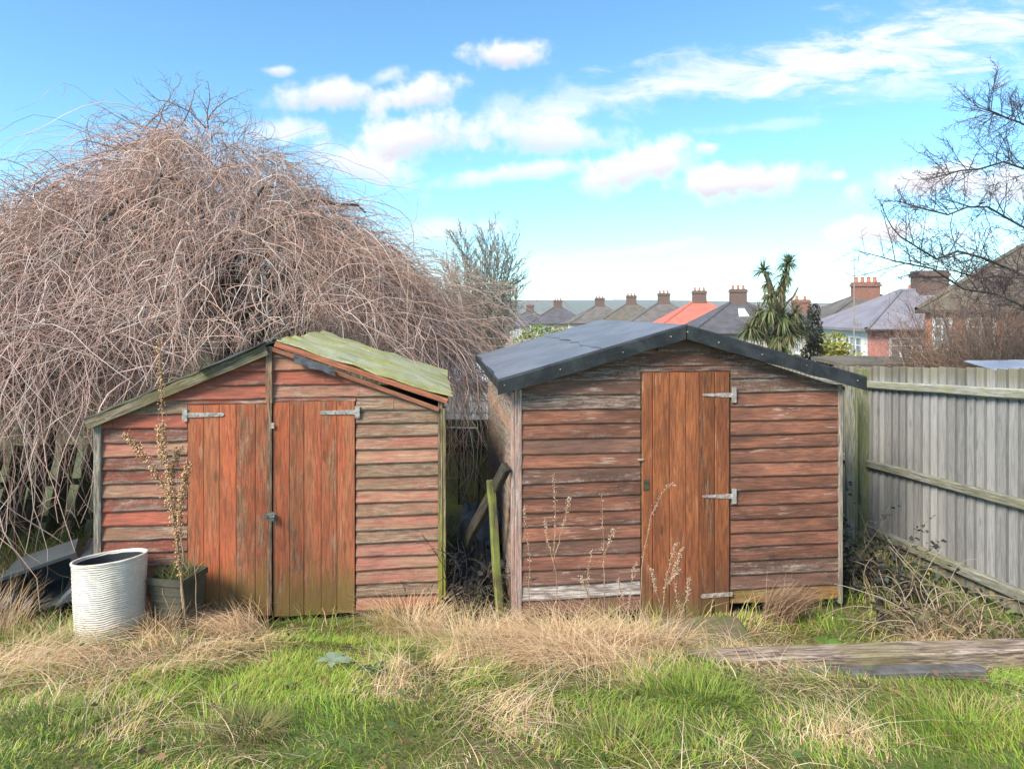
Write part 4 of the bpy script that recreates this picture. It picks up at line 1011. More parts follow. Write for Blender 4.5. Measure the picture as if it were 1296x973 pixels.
v_, f_ = tubes(Q, np.linspace(.0028, .0012, 5)[None, :] * np.ones((n_, 1)), 3); me = np_mesh('side_twigs', v_ - np.array(WT.location), f_, twig_cols(rng, n_, 5, 3, PAL, .95)); tag(link('side_twigs', me, MAT['twigs'], WT), kind='stuff')
# short upright shoots along the top of the dome
K = 900; az = rng.uniform(0, 2*np.pi, K); r0 = 2.6 * rng.uniform(0, 1, K) ** .8; z0 = dome(r0) * rng.uniform(.92, 1.02, K)
S = strands(rng, K, TC + np.array((-.1, 0)), r0, z0, az, rng.uniform(.18, .55, K), rng.uniform(.2, 1.1, K), rng.uniform(.3, 1.1, K), .06, 8, .25)
v_, f_ = tubes(S, np.linspace(.0055, .002, 8)[None, :] * np.ones((K, 1)), 3)
me = np_mesh('shoots', v_ - np.array(WT.location), f_, twig_cols(rng, K, 8, 3, PAL, .62)); tag(link('shoots', me, MAT['twigs'], WT), kind='stuff')
# crooked leader on top
out = []
for a in range(7): grow(rng, (TC[0] - .55 + rng.uniform(-.2, .9), TC[1] - .4, 4.55), (rng.uniform(-.9, .9), rng.uniform(-.4, .3), .75), rng.uniform(.45, .8), .011, 1, dict(wig=.16, pull=(0, 0, -.06), pullk=[1], taper=.35, levels=3, count=[0, 5, 4], start=.2, angle=.75, ratio=.5, minr=.003), out)
v_, f_, n_ = emit(out, 0, 9, 4); me = np_mesh('leader', v_ - np.array(WT.location), f_, twig_cols(rng, n_, 7, 4, PAL, .5)); link('leader', me, MAT['twigs'], WT)
# nearer cascade on the left
LC = np.array((-4.85, 6.2)); 
WB = empty('weeping_shrub', (LC[0], LC[1], g(*LC)), 0, 'cascading pale pink bare twigs hanging left of red shed', 'shrub')
K = 3200; cl = rng.integers(0, 60, K); caz = rng.uniform(0, 2*np.pi, 60); cr = 1.0 * np.sqrt(rng.uniform(0, 1, 60))
az = caz[cl] + rng.normal(0, .3, K); r0 = np.clip(cr[cl] + rng.normal(0, .12, K), .02, 1.3); z0 = (2.42 - .50 * (r0 / 1.0) ** 1.7) * rng.uniform(.86, 1.0, K)
S = strands(rng, K, LC, r0, z0, az, rng.uniform(.7, 2.0, K), rng.uniform(.2, .75, K), rng.uniform(0, .5, K), .24, P=14, curl=.24)
S, keep = trim(S, .25); S = S[keep]; K = len(S)
PAL2 = [(.66,.46,.40),(.57,.38,.32),(.68,.53,.46),(.49,.34,.28),(.64,.54,.47)]
v_, f_ = tubes(S, np.linspace(.0046, .0016, 14)[None, :] * rng.uniform(.6, 1.4, (K, 1)), 3)
me = np_mesh('crown', v_ - np.array(WB.location), f_, twig_cols(rng, K, 14, 3, PAL2)); tag(link('crown', me, MAT['twigs'], WB), kind='stuff')
st = []
for k in range(7):
    a = rng.uniform(0, 6.28); b = np.array((LC[0] + .12*math.cos(a), LC[1] + .12*math.sin(a), g(*LC) - .05)); e = np.array((LC[0] + .9*math.cos(a), LC[1] + .8*math.sin(a), rng.uniform(1.7, 2.1)))
    st.append([b*(1-t)+e*t + np.array((0, 0, .35*math.sin(math.pi*t))) + rng.normal(0, .03, 3)*(t > 0) for t in np.linspace(0, 1, 8)])
for pts in st:
    v_, f_ = tubes([pts], [np.linspace(.03, .010, 8)], 6); py_obj('stem', v_ - np.array(WB.location), f_.tolist(), MAT['bark'], WB, True)

# ---- bare fruit tree leaning in from the right, beyond the fence
rng = np.random.default_rng(23)
FT = empty('bare_tree', (6.9, 7.6, g(6.9, 7.6)), 0, 'bare spiky fruit tree reaching in from beyond the grey fence', 'tree')
bz = np.array(FT.location)
v_, f_ = tubes([[(0,0,-.1),(-.05,0,.9),(-.1,.05,1.8),(-.05,0,2.6),(.05,.1,4.0),(0,.1,6.0),(0,.1,7.4)]], [[.16,.13,.115,.10,.085,.05,.02]], 10); py_obj('trunk', v_, f_.tolist(), MAT['lichen_limb'], FT, True)
out = []
sp = dict(wig=.10, pull=(0, 0, .05), pullk=[.2, 1, .6, .3], taper=.35, levels=3, count=[10, 7, 4], start=.15, angle=.85, ratio=.50, minr=.0026, flat=(1, 1, .75))
limbs = []
for (pts_px, d0_, d1_, r_) in (([(1380,400),(1300,352),(1277,340),(1240,325),(1212,318),(1185,328),(1140,300)], 7.5, 6.5, .020),
                              ([(1385,330),(1320,300),(1290,285),(1250,262),(1225,262),(1200,272),(1160,262)], 7.4, 6.6, .014),
                              ([(1385,260),(1330,225),(1300,215),(1270,205),(1240,214),(1215,216),(1195,222)], 7.4, 6.8, .014),
                              ([(1385,190),(1330,155),(1310,165),(1290,155),(1275,150),(1260,143),(1250,140)], 7.5, 6.9, .013),
                              ([(1385,420),(1320,410),(1290,385),(1260,372),(1220,366),(1180,340),(1130,330)], 7.3, 6.3, .014),
                              ([(1385,330),(1340,345),(1310,350),(1290,352),(1262,350),(1240,352),(1215,345)], 7.2, 6.6, .014)):
    P_ = np.array([PX(px, py, d0_ + (d1_ - d0_) * k / 6) for k, (px, py) in enumerate(pts_px)]) - bz
    r_l = np.linspace(r_, .008, 7)
    v_, f_ = tubes([P_], [r_l], 7); py_obj('limb', v_, f_.tolist(), MAT['lichen_limb'], FT, True)
    for c in range(30):
        t = .12 + .88 * (c + rng.uniform(0, 1)) / 30; k = min(int(t*6), 5); f = t*6 - k; p = P_[k]*(1-f)+P_[k+1]*f; ax = P_[k+1]-P_[k]; ax /= np.linalg.norm(ax)
        sd = np.cross(ax, rng.normal(0, 1, 3)); sd /= np.linalg.norm(sd); sd[2] += .25
        grow(rng, p, ax*.65 + sd*.75, rng.uniform(.22, .6), .006, 2, sp | dict(count=[0, 0, 8, 4], levels=4), out)
    grow(rng, P_[-1], P_[-1]-P_[-2], .55, .008, 2, sp | dict(count=[0, 0, 8, 4], levels=4), out)
v_, f_, n_ = emit(out, 0, 9, 3, 2); c_ = np.tile(np.array((.10, .075, .075)), (len(v_), 1)) * np.repeat(rng.uniform(.7, 1.4, (n_, 1)), 12, axis=0)
tag(link('crown', np_mesh('crown', v_, f_, c_), MAT['twigs'], FT), kind='stuff')
# brown twiggy hedge under it
def twig_shrub(name, label, x, y, rx, ry, top, n, pal, cat='shrub', leaf=0, seed=3, bot=None, rad=.005):
    rng = np.random.default_rng(seed); z0 = g(x, y)
    T = empty(name, (x, y, z0), 0, label, cat); out = []
    for k in range(n):
        a = rng.uniform(0, 6.283); q = rng.uniform(0, 1) ** .5
        tip = np.array((rx*q*math.cos(a), ry*q*math.sin(a), (top - z0) * (1 - .35*q*q) * rng.uniform(.7, 1)))
        b0_ = np.array((tip[0]*.25, tip[1]*.25, 0)); d = tip - b0_
        grow(rng, b0_, d, np.linalg.norm(d), rad*1.6, 1, dict(wig=.10, pull=(0, 0, 0), pullk=[0], taper=.3, levels=3, count=[0, 9, 4], start=.35, angle=.75, ratio=.28, minr=rad*.6), out)
    v_, f_, m = emit(out, 1, 1, 4); link('stems', np_mesh('stems', v_, f_, twig_cols(rng, m, 7, 4, pal, .8)), MAT['twigs'], T)
    v_, f_, m = emit(out, 2, 9, 3, 3); tag(link('crown', np_mesh('crown', v_, f_, twig_cols(rng, m, 3, 3, pal)), MAT['twigs'], T), kind='stuff')
    return T, out
twig_shrub('bare_hedge', 'dense bare brown twiggy hedge behind pale sheet roof', 7.2, 9.6, 1.9, .9, 2.85, 380, [(.20,.125,.085),(.26,.17,.11),(.16,.10,.08),(.30,.22,.16)], seed=8)
twig_shrub('bare_hedge', 'tangled brown bare thicket in front of orange brick house', 6.35, 8.5, .8, .6, 2.6, 200, [(.24,.155,.11),(.30,.20,.14),(.20,.13,.10),(.34,.26,.19)], seed=12)
twig_shrub('bare_shrub', 'thin grey bare shrub standing before the pink house', 11.2, 17.5, 1.2, .8, 2.0, 40, [(.30,.23,.19),(.22,.17,.14)], seed=9, rad=.009)
twig_shrub('bare_shrub', 'wispy bare shrub between far roofs and black felt roof', 4.6, 40, 3.0, 1.5, 1.6, 50, [(.30,.25,.20),(.24,.2,.16)], seed=10, rad=.022)

# ---- leafy bushes and evergreens
def leaf_cloud(rng, C, n, size, pal, dirs=None, flat=.6):
    """n leaves scattered through ellipsoids C = [(x,y,z,rx,ry,rz)]; each leaf a bent pair of faces"""
    C = np.array(C); w = (C[:, 3]*C[:, 4]*C[:, 5]) ** .8; k = rng.choice(len(C), n, p=w/w.sum())
    u = rng.normal(0, 1, (n, 3)); u /= np.linalg.norm(u, axis=1, keepdims=True); rr = rng.uniform(.35, 1.08, (n, 1)) ** .6
    P = C[k, :3] + u * rr * C[k, 3:]
    d = u * .7 + rng.normal(0, .6, (n, 3)); d /= np.linalg.norm(d, axis=1, keepdims=True)
    s_ = np.cross(d, rng.normal(0, 1, (n, 3))); s_ /= np.linalg.norm(s_, axis=1, keepdims=True); up = np.cross(s_, d)
    sz = size * rng.uniform(.6, 1.3, (n, 1))
    V = np.stack([P, P + d*sz*.5 + s_*sz*.3 - up*sz*.06, P + d*sz, P + d*sz*.5 - s_*sz*.3 - up*sz*.06], 1)
    F = np.arange(n*4).reshape(n, 4)
    pal = np.array(pal); c = pal[rng.integers(0, len(pal), n)] * rng.uniform(.65, 1.3, (n, 1))
    return V.reshape(-1, 3), F, np.repeat(c, 4, axis=0)
def bush(name, label, x, y, C, n, size, pal, cat='bush', seed=1, trunk=.05):
    rng = np.random.default_rng(seed); T = empty(name, (x, y, g(x, y)), 0, label, cat); bz = T.location.z
    C = [(a, b, c - bz, rx, ry, rz) for (a, b, c, rx, ry, rz) in C]
    v, f, c = leaf_cloud(rng, C, n, size, pal); tag(link('foliage', np_mesh('foliage', v, f, c), MAT['leaves'], T), kind='stuff')
    top = max(q[2] for q in C); 
    for k in range(3):
        a = k*2.1; v, f = tubes([[(0,0,-.1),(.1*math.cos(a)*trunk*10,.1*math.sin(a)*trunk*10,top*.4),(.3*math.cos(a)*trunk*10,.3*math.sin(a)*trunk*10,top*.9)]], [[trunk,trunk*.8,trunk*.4]], 5); py_obj('stem', v, f.tolist(), MAT['bark'], T)
    return T
GR = [(.10,.16,.03),(.07,.12,.03),(.16,.22,.04)]
bush('yellow_bush', 'rounded yellow green bush in front of the white house', PX(1055,0,24)[0], 24, [(0,0,.85,.5,.5,.45),(-.15,0,.6,.6,.5,.4),(.2,0,.35,.7,.5,.5),(0,0,-1,.8,.6,1.2)], 2600, .14, [(.30,.30,.05),(.22,.25,.05),(.38,.34,.07)], seed=3)
bush('orange_bush', 'rusty orange and green bush below the brick house', PX(1192,0,15)[0], 15, [(0,0,.95,.6,.5,.35),(.4,0,.8,.6,.5,.35),(-.3,0,.5,.5,.5,.5),(0,0,-.6,.8,.6,1.0)], 3000, .09, [(.30,.18,.06),(.18,.16,.05),(.24,.20,.07)], seed=4)
bush('green_bush', 'bright green bush peeping over the black felt roof', PX(688,0,32)[0], 32, [(0,0,1.0,1.0,.8,.4),(.8,0,.9,.9,.7,.35),(-.6,0,.4,1.0,.8,.7),(.3,0,-1.4,1.8,1,1.8)], 4000, .16, [(.20,.30,.05),(.14,.24,.04),(.24,.34,.07)], seed=5)
# dark clipped conifer beside the palm
bush('conifer', 'narrow dark columnar conifer beside the spiky palm', PX(1030,0,21)[0], 21, [(0,0,2.0,.18,.18,.35),(0,0,1.4,.26,.26,.6),(0,0,.6,.32,.3,.8),(0,0,-.6,.36,.34,1.0),(0,0,-1.6,.38,.36,1)], 6000, .09, [(.075,.065,.035),(.09,.075,.045),(.055,.055,.03)], 'conifer', seed=6)
# dark hedges that close the view low between gardens
for k, (x, y, rx, tp, lab) in enumerate([(-14, 30, 9, -1.0, 'long dark hedge far behind the weeping tree'), (9.5, 27, 2.6, .1, 'low mixed hedge at foot of the spiky palm'), (-3.4, 24, 3.4, -.6, 'scrubby olive green hedge under the far bare tree'), (14, 26, 3, -.1, 'low garden hedge before the white house'), (4, 52, 9, -1.2, 'dull green hedge below the far roofs')]):
    bush('garden_hedge', lab, x, y, [(dx_, 0, tp - .8 + .25*math.sin(dx_*3+k), rx/4, .8, .9) for dx_ in np.linspace(-rx, rx, 9)] + [(dx_, 0, tp - 2.2, rx/4, .9, 1.3) for dx_ in np.linspace(-rx, rx, 9)], 7000, .22, GR + [(.13,.11,.06)], 'hedge', seed=20+k, trunk=.08)
# ---- spiky palm (several stems with sword-leaf heads)
rng = np.random.default_rng(31)
pd = 19.5; PT = empty('spiky_palm', (PX(985,0,pd)[0], pd, g(8, pd)), 0, 'spiky cabbage palm with several sword leaf heads', 'palm tree'); bz = np.array(PT.location)
def head(px, py, d, r, n, pal, down=-.35, name='leaf_head'):
    P0 = np.array(PX(px, py, d)) - bz
    u = rng.normal(0, 1, (n, 3)); u /= np.linalg.norm(u, axis=1, keepdims=True); u[:, 2] = np.abs(u[:, 2]) * 1.0 + down * rng.uniform(0, 2.2, n); u /= np.linalg.norm(u, axis=1, keepdims=True)
    s_ = np.cross(u, (0.1, 0, 1.0)); s_ /= np.linalg.norm(s_, axis=1, keepdims=True); L_ = r * rng.uniform(.7, 1.15, (n, 1)); w = .022
    P1 = P0 + u*L_*.5 ; P2 = P0 + u*L_ + np.array((0, 0, -1)) * (L_ * rng.uniform(.05, .35, (n, 1)))
    V = np.stack([P0 - s_*w*.6, P0 + s_*w*.6, P1 + s_*w, P1 - s_*w, P2 + s_*.003, P2 - s_*.003], 1).reshape(-1, 3)
    b = np.arange(n)[:, None]*6; F = np.concatenate([b + np.array((0,1,2,3)), b + np.array((3,2,4,5))], 0)
    c = np.array(pal)[rng.integers(0, len(pal), n)] * rng.uniform(.7, 1.3, (n, 1))
    link(name, np_mesh(name, V, F, np.repeat(c, 6, axis=0)), MAT['leaves'], PT)
def stem(pts, d, r0_, r1_):
    P_ = np.array([np.array(PX(a, b, d)) - bz for a, b in pts]); n = len(P_); v, f = tubes([P_], [np.linspace(r0_, r1_, n)], 8); py_obj('trunk', v, f.tolist(), MAT['palm_trunk'], PT, True)
PG = [(.16,.20,.08),(.12,.16,.06),(.22,.24,.11)]; PD = [(.27,.23,.11),(.21,.17,.09),(.17,.19,.08)]
stem([(983,520),(984,450),(985,410),(980,380),(974,360),(969,345)], pd, .15, .07)
stem([(985,430),(988,395),(991,365),(996,345),(997,335)], pd, .11, .06)
stem([(987,400),(995,384),(1004,376),(1010,364)], pd, .05, .025)
stem([(984,470),(972,430),(962,405)], pd, .09, .06); stem([(986,470),(998,430),(1006,402)], pd, .09, .06)
head(966, 343, pd, .46, 110, PG); head(997, 333, pd, .50, 130, PG); head(994, 347, pd, .42, 90, PG, -.9); head(971, 358, pd, .35, 60, PD, -1.2)
head(988, 362, pd, .5, 80, PD, -1.3)
for (px, py, r) in ((960,398,.62),(975,392,.6),(990,400,.6),(1006,396,.62),(950,415,.6),(968,415,.65),(1000,418,.65),(1013,412,.5),(975,372,.45),(985,425,.6)): head(px, py, pd + rng.uniform(-.3, .3), r, 150, PG + PD, -.7)
# ---- broom-shaped bare tree in the distance
rng = np.random.default_rng(41)
BT = empty('bare_tree', (PX(610,0,35)[0], 35, g(-2, 35)), 0, 'distant upright broom shaped bare tree left of far roofs', 'tree'); bz = BT.location.z
v, f = tubes([[(0,0,-.1),(.02,0,1.5),(0,.03,3.0),(.03,0,4.2)]], [[.24,.2,.18,.13]], 8); py_obj('trunk', v, f.tolist(), MAT['bark_green'], BT, True)
out = []
for k in range(38):
    a = k*2.4; h_ = 1.8 + 2.3*(k/38); q = 1 - .5*k/38
    grow(rng, (0, 0, h_), (math.cos(a)*.62*q, math.sin(a)*.62*q, 1), 5.5*(.78 + .35*k/38), .045, 1, dict(wig=.055, pull=(0, 0, .10), pullk=[0, .5, .6, .3], taper=.25, levels=4, count=[0, 16, 10, 3], start=.12, angle=.62, ratio=.32, minr=.0185), out)
v, f, m = emit(out, 1, 1, 5); link('limbs', np_mesh('limbs', v, f, smooth=True), MAT['bark_green'], BT)
v, f, m = emit(out, 2, 9, 3, 3); tag(link('crown', np_mesh('crown', v, f, twig_cols(rng, m, 3, 3, [(.30,.28,.21),(.24,.23,.16),(.34,.30,.24)])), MAT['twigs'], BT), kind='stuff')
# ------------------------------------------------------------------ pots and bits left of the red shed
def lathe(prof, n=40):
    V = [(r*math.cos(2*math.pi*k/n), r*math.sin(2*math.pi*k/n), z) for r, z in prof for k in range(n)]
    F = [(j*n+k, j*n+(k+1) % n, (j+1)*n+(k+1) % n, (j+1)*n+k) for j in range(len(prof)-1) for k in range(n)]
    return V, F
px_, py_, _ = PX(140, 0, 4.17)
CP = empty('plant_pot', (px_, py_, g(px_, py_) - .01), 0, 'large cream cylinder pot with wavy ribbed side and dark inside', 'pot')
CP.rotation_euler = (R(-8), R(-1.5), .4); CP.scale = (.86, .86, 1.0)
Hh = .52
prof = [(0, 0), (.215, 0), (.225, .01)] + [(.226 + .022*t + .002*math.sin(t*150), .01 + (Hh-.03)*t) for t in np.linspace(0, 1, 60)] + [(.254, Hh-.012), (.254, Hh), (.236, Hh), (.232, Hh-.02)]
V, F = lathe(prof, 56)
V = [(x, y, z + (.006*math.sin(math.atan2(y, x)*5 + z*20) if .03 < z < Hh-.04 else 0)) for x, y, z in V]
py_obj('pot_wall', V, F, MAT['cream_pot'], CP, smooth=True, centre=False)
V, F = lathe([(.2315, Hh-.02), (.226, Hh-.10), (.218, .12), (0.0, .12)], 56)
py_obj('pot_liner', V, F, MAT['black_plastic'], CP, smooth=True, centre=False)
# square green planter by the door
px_, py_, _ = PX(226, 0, 4.34)
GP = empty('planter', (px_, py_, g(px_, py_)), R(-12), 'square dark olive tub planter beside red shed door', 'planter'); GP.scale = (.88, .88, .95)
V = []; F = []
for (a, z) in ((.105, 0), (.118, .16), (.135, .42), (.146, .421), (.146, .465), (.13, .465), (.12, .38)):
    V += [(-a, -a, z), (a, -a, z), (a, a, z), (-a, a, z)]
for k in range(6):
    for q in range(4): F.append((k*4+q, k*4+(q+1) % 4, k*4+4+(q+1) % 4, k*4+4+q))
F += [(3, 2, 1, 0)]
tub = py_obj('tub', V, F, MAT['green_pot'], GP, centre=False)
box('soil', (-.12, -.12, .34), (.12, .12, .39), MAT['soil'], GP)
for k in range(7): box('rib', (-.118-.0016*k, -.123-.002*k, .06+.048*k), (.118+.0016*k, -.113-.002*k, .076+.048*k), MAT['green_pot'], GP, .002)
rng = np.random.default_rng(61)
n = 260; ps = np.stack([rng.uniform(-.11, .11, n), rng.uniform(-.11, .11, n), np.full(n, .39)], 1)
v, f = blades(ps, rng.uniform(.08, .22, n), rng.uniform(.004, .009, n), rng.uniform(0, 6.28, n), rng.uniform(.2, .9, n))
c = np.array([(.16,.22,.05),(.12,.18,.04),(.24,.22,.09),(.35,.27,.15)])[rng.integers(0, 4, n)]
link('seedlings', np_mesh('seedlings', v, f, np.repeat(c, 8, axis=0)), MAT['grass'], GP)
# grey plastic crate-like bin lying behind the pot
px_, py_, _ = PX(62, 0, 4.75)
BN = empty('plastic_bin', (px_, py_, g(px_, py_) + .02), R(24), 'dark grey plastic bin tipped on its side behind cream pot', 'bin')
BN.rotation_euler = (R(8), R(-14), R(24))
V = []; F = []
ring = lambda a, b, y: [(-a, y, 0), (a, y, 0), (a, y, b), (-a, y, b)]
for (a, b, y) in ((.27, .36, 0), (.27, .36, .02), (.24, .33, .03), (.20, .28, .45)): V += ring(a, b, y)
for k in range(3):
    for q in range(4): F.append((k*4+q, k*4+(q+1) % 4, k*4+4+(q+1) % 4, k*4+4+q))
F.append((12, 13, 14, 15))
V2 = ring(.225, .315, .0); V2 = [(x, y, z + .02) for x, y, z in V2] + [(x*.82, .40, z*.82 + .02) for x, y, z in V2]
b = len(V); V += V2; F += [(b, b+4, b+5, b+1), (b+1, b+5, b+6, b+2), (b+2, b+6, b+7, b+3), (b+3, b+7, b+4, b), (b+4, b+7, b+6, b+5), (0, 1, b+1, b), (1, 2, b+2, b+1), (2, 3, b+3, b+2), (3, 0, b, b+3)]
py_obj('bin_body', V, F, MAT['grey_plastic'], BN, centre=False)
V, F = tubes([[(-.10, -.03, .10 + .0*t) if t in (0, 1) else (-.10 + .2*t, -.06, .10) for t in np.linspace(0, 1, 6)]], [[.012]*6], 6)
py_obj('handle', V, F.tolist(), MAT['black_plastic'], BN, centre=False)
px_, py_, _ = PX(100, 0, 4.7)
SP = sheet('plastic_sheet', (px_-.16, py_-.05, g(px_, py_)+.0), (px_+.1, py_+.10, g(px_, py_)+.02), (px_-.02, py_+.14, g(px_, py_)+.50), (px_+.16, py_+.26, g(px_, py_)+.46), 8, 8, .006, MAT['grey_plastic'], None, .018, seed=51)
tag(SP, 'slate grey plastic sheet propped behind the cream pot', 'plastic sheet')
for k, (x, y, r, lab) in enumerate([(15, 4.55, .13, 'black rubbish sack crumpled among weeds left of grey bin'), (95, 4.62, .10, 'small black plastic pot on its side next to cream pot')]):
    X = PX(x, 0, y)[0]; me = bpy.data.meshes.new('sack'); bm = bmesh.new(); bmesh.ops.create_icosphere(bm, subdivisions=3, radius=r)
    for v_ in bm.verts:
        q = v_.co.normalized(); s_ = .72 + .55*float(vnoise(q.x*3+k, q.y*3+q.z*2, .6, 70+k)); v_.co = Vector((q.x*r*s_*1.3, q.y*r*s_, max(-r*.45, q.z*r*s_*.9)))
    if k == 1:
        bm.clear(); bmesh.ops.create_cone(bm, cap_ends=True, segments=20, radius1=.06, radius2=.085, depth=.16)
        fs = [f_ for f_ in bm.faces if f_.normal.z > .9]; r_ = bmesh.ops.inset_region(bm, faces=fs, thickness=.008); bmesh.ops.translate(bm, verts=list({v_ for f_ in fs for v_ in f_.verts}), vec=(0, 0, -.12))
        bmesh.ops.rotate(bm, verts=bm.verts, matrix=Matrix.Rotation(R(80), 3, 'X'))
    bm.to_mesh(me); bm.free()
    o = link('rubbish_sack' if k == 0 else 'small_pot', me, MAT['black_plastic'], None, (X, y, g(X, y) + r*.45)); tag(o, lab, 'sack' if k == 0 else 'pot')

# ------------------------------------------------------------------ clutter in the gap between the sheds
a = Vector(PX(634, 752, 4.50)); b = Vector(PX(621, 607, 4.66)); a.z = g(a.x, a.y) - .03
tag(beam('mossy_post', a, b, .055, .04, MAT['mossy_post'], None, .006, segs=5, wob=.003), 'bright mossy green post leaning on the brown shed side', 'post')
a = Vector(PX(588, 690, 5.0)); b = Vector(PX(641, 590, 4.56))
tag(beam('dark_plank', a, b, .055, .075, MAT['dark_plank'], None, .006, segs=5, wob=.003), 'dark rotten plank leaning across the mossy green post', 'plank')
sh_ = sheet('plastic_sheet', (-.46, 5.25, g(-.4, 5.2)+.02), (-.12, 5.15, g(-.2, 5.2)+.02), (-.42, 5.65, .52), (-.10, 5.55, .46), 10, 10, .006, MAT['bluegrey_sheet'], None, .06, edge_noise=.02, seed=55)
tag(sh_, 'crumpled blue grey plastic sheet in gap between sheds', 'plastic sheet')
sh_ = sheet('plastic_sheet', (-.47, 4.85, g(-.4, 4.9)+.01), (-.2, 4.80, g(-.2, 4.9)+.01), (-.44, 5.12, .42), (-.24, 5.05, .34), 10, 10, .006, MAT['black_plastic'], None, .06, edge_noise=.02, seed=56)
tag(sh_, 'black crumpled plastic sheet beside the red shed corner', 'plastic sheet')
rng = np.random.default_rng(71)
TP = empty('twig_heap', (-.25, 4.95, g(-.25, 4.95)), 0, 'heap of dark dead branches in gap between sheds', 'branches')
for k in range(30):
    out = []; p = np.array((rng.uniform(-.24, .16), rng.uniform(-.35, .5), rng.uniform(0, .12))); 
    grow(rng, p, (rng.normal(0, .6), rng.normal(0, .5), rng.uniform(.1, 1.3)), rng.uniform(.25, .6), rng.uniform(.004, .013), 1, dict(wig=.2, pull=(0, 0, -.03), pullk=[1], taper=.4, levels=3, count=[0, 4, 3], start=.2, angle=.8, ratio=.5, minr=.003), out)
    v, f, m = emit(out, 0, 9, 4); c = np.tile(np.array([(.06,.05,.042),(.10,.085,.07),(.03,.027,.025)][k % 3]), (len(v), 1))
    link('branch', np_mesh('branch', v, f, c), MAT['twigs'], TP)
v, f, c = leaf_cloud(rng, [(0, .1, .12, .24, .5, .16), (-.05, -.2, .08, .22, .2, .12)], 700, .05, [(.03,.028,.025),(.06,.05,.04),(.11,.08,.05)])
tag(link('dead_leaves', np_mesh('dead_leaves', v, f, c), MAT['leaves'], TP), kind='stuff')

# ------------------------------------------------------------------ brambles in the corner between brown shed and fence
def bramble(name, label, x, y, rx, ry, h, canes, leaves, seed, pal, canepal):
    rng = np.random.default_rng(seed); z0 = g(x, y); T = empty(name, (x, y, z0), 0, label, 'bramble')
    az = rng.uniform(0, 6.283, canes)
    S = strands(rng, canes, (0, 0), rng.uniform(0, 1, canes)*.3, np.full(canes, .02), az, rng.uniform(.5, 1.25, canes)*max(rx, h), rng.uniform(.2, 1, canes), rng.uniform(.6, 1.8, canes), .15, 14, .13)
    S[:, :, 0] *= rx/.5; S[:, :, 1] *= ry/.5
    S[:, :, 2] = np.maximum(S[:, :, 2], .015)
    wx = S[:, :, 0] + x; wy = S[:, :, 1] + y
    okk = ((wx < 3.38) & (wy > 3.9)).all(1) & ~in_shed(S + np.array((x, y, z0))); S = S[okk]
    n = len(S)
    c = np.repeat(np.array(canepal)[rng.integers(0, len(canepal), n)]*rng.uniform(.7, 1.2, (n, 1)), 14*4, axis=0)
    v, f = tubes(S, np.linspace(.0048, .0017, 14)[None, :]*np.ones((n, 1)), 4); tag(link('canes', np_mesh('canes', v, f, c), MAT['twigs'], T), kind='stuff')
    k = rng.integers(0, n, leaves); t = rng.integers(3, 14, leaves); P = S[k, t] + rng.normal(0, .02, (leaves, 3))
    d = rng.normal(0, 1, (leaves, 3)); d[:, 2] *= .5; d /= np.linalg.norm(d, axis=1, keepdims=True); s_ = np.cross(d, rng.normal(0, .4, (leaves, 3)) + (0, 0, 1)); s_ /= np.linalg.norm(s_, axis=1, keepdims=True); up = np.cross(s_, d); sz = rng.uniform(.02, .055, (leaves, 1))
    V = np.stack([P, P + d*sz*.5 + s_*sz*.36 + up*sz*.1, P + d*sz, P + d*sz*.5 - s_*sz*.36 + up*sz*.1], 1).reshape(-1, 3)
    cl = np.array(pal)[rng.integers(0, len(pal), leaves)]*rng.uniform(.7, 1.3, (leaves, 1))
    tag(link('leaves', np_mesh('leaves', V, np.arange(leaves*4).reshape(-1, 4), np.repeat(cl, 4, axis=0)), MAT['leaves'], T), kind='stuff')
DK = [(.035,.04,.03),(.05,.055,.045),(.08,.09,.075),(.025,.025,.02)]; TANC = [(.36,.27,.17),(.27,.19,.13),(.42,.34,.24)]
bramble('bramble_bush', 'dark leaved bramble bush against the brown shed corner', 2.82, 5.0, .36, .42, .75, 90, 2200, 81, DK, [(.12,.09,.07),(.2,.15,.1)])
bramble('bramble_bush', 'dry tan arching bramble canes at foot of grey fence', 2.92, 4.45, .52, .42, .62, 150, 420, 82, [(.15,.16,.06),(.22,.18,.09),(.09,.10,.05)], TANC)
bramble('bramble_bush', 'sprawling low dead canes along the fence bottom rail', 3.15, 4.15, .38, .36, .42, 90, 250, 83, [(.15,.16,.06),(.22,.18,.09)], TANC)

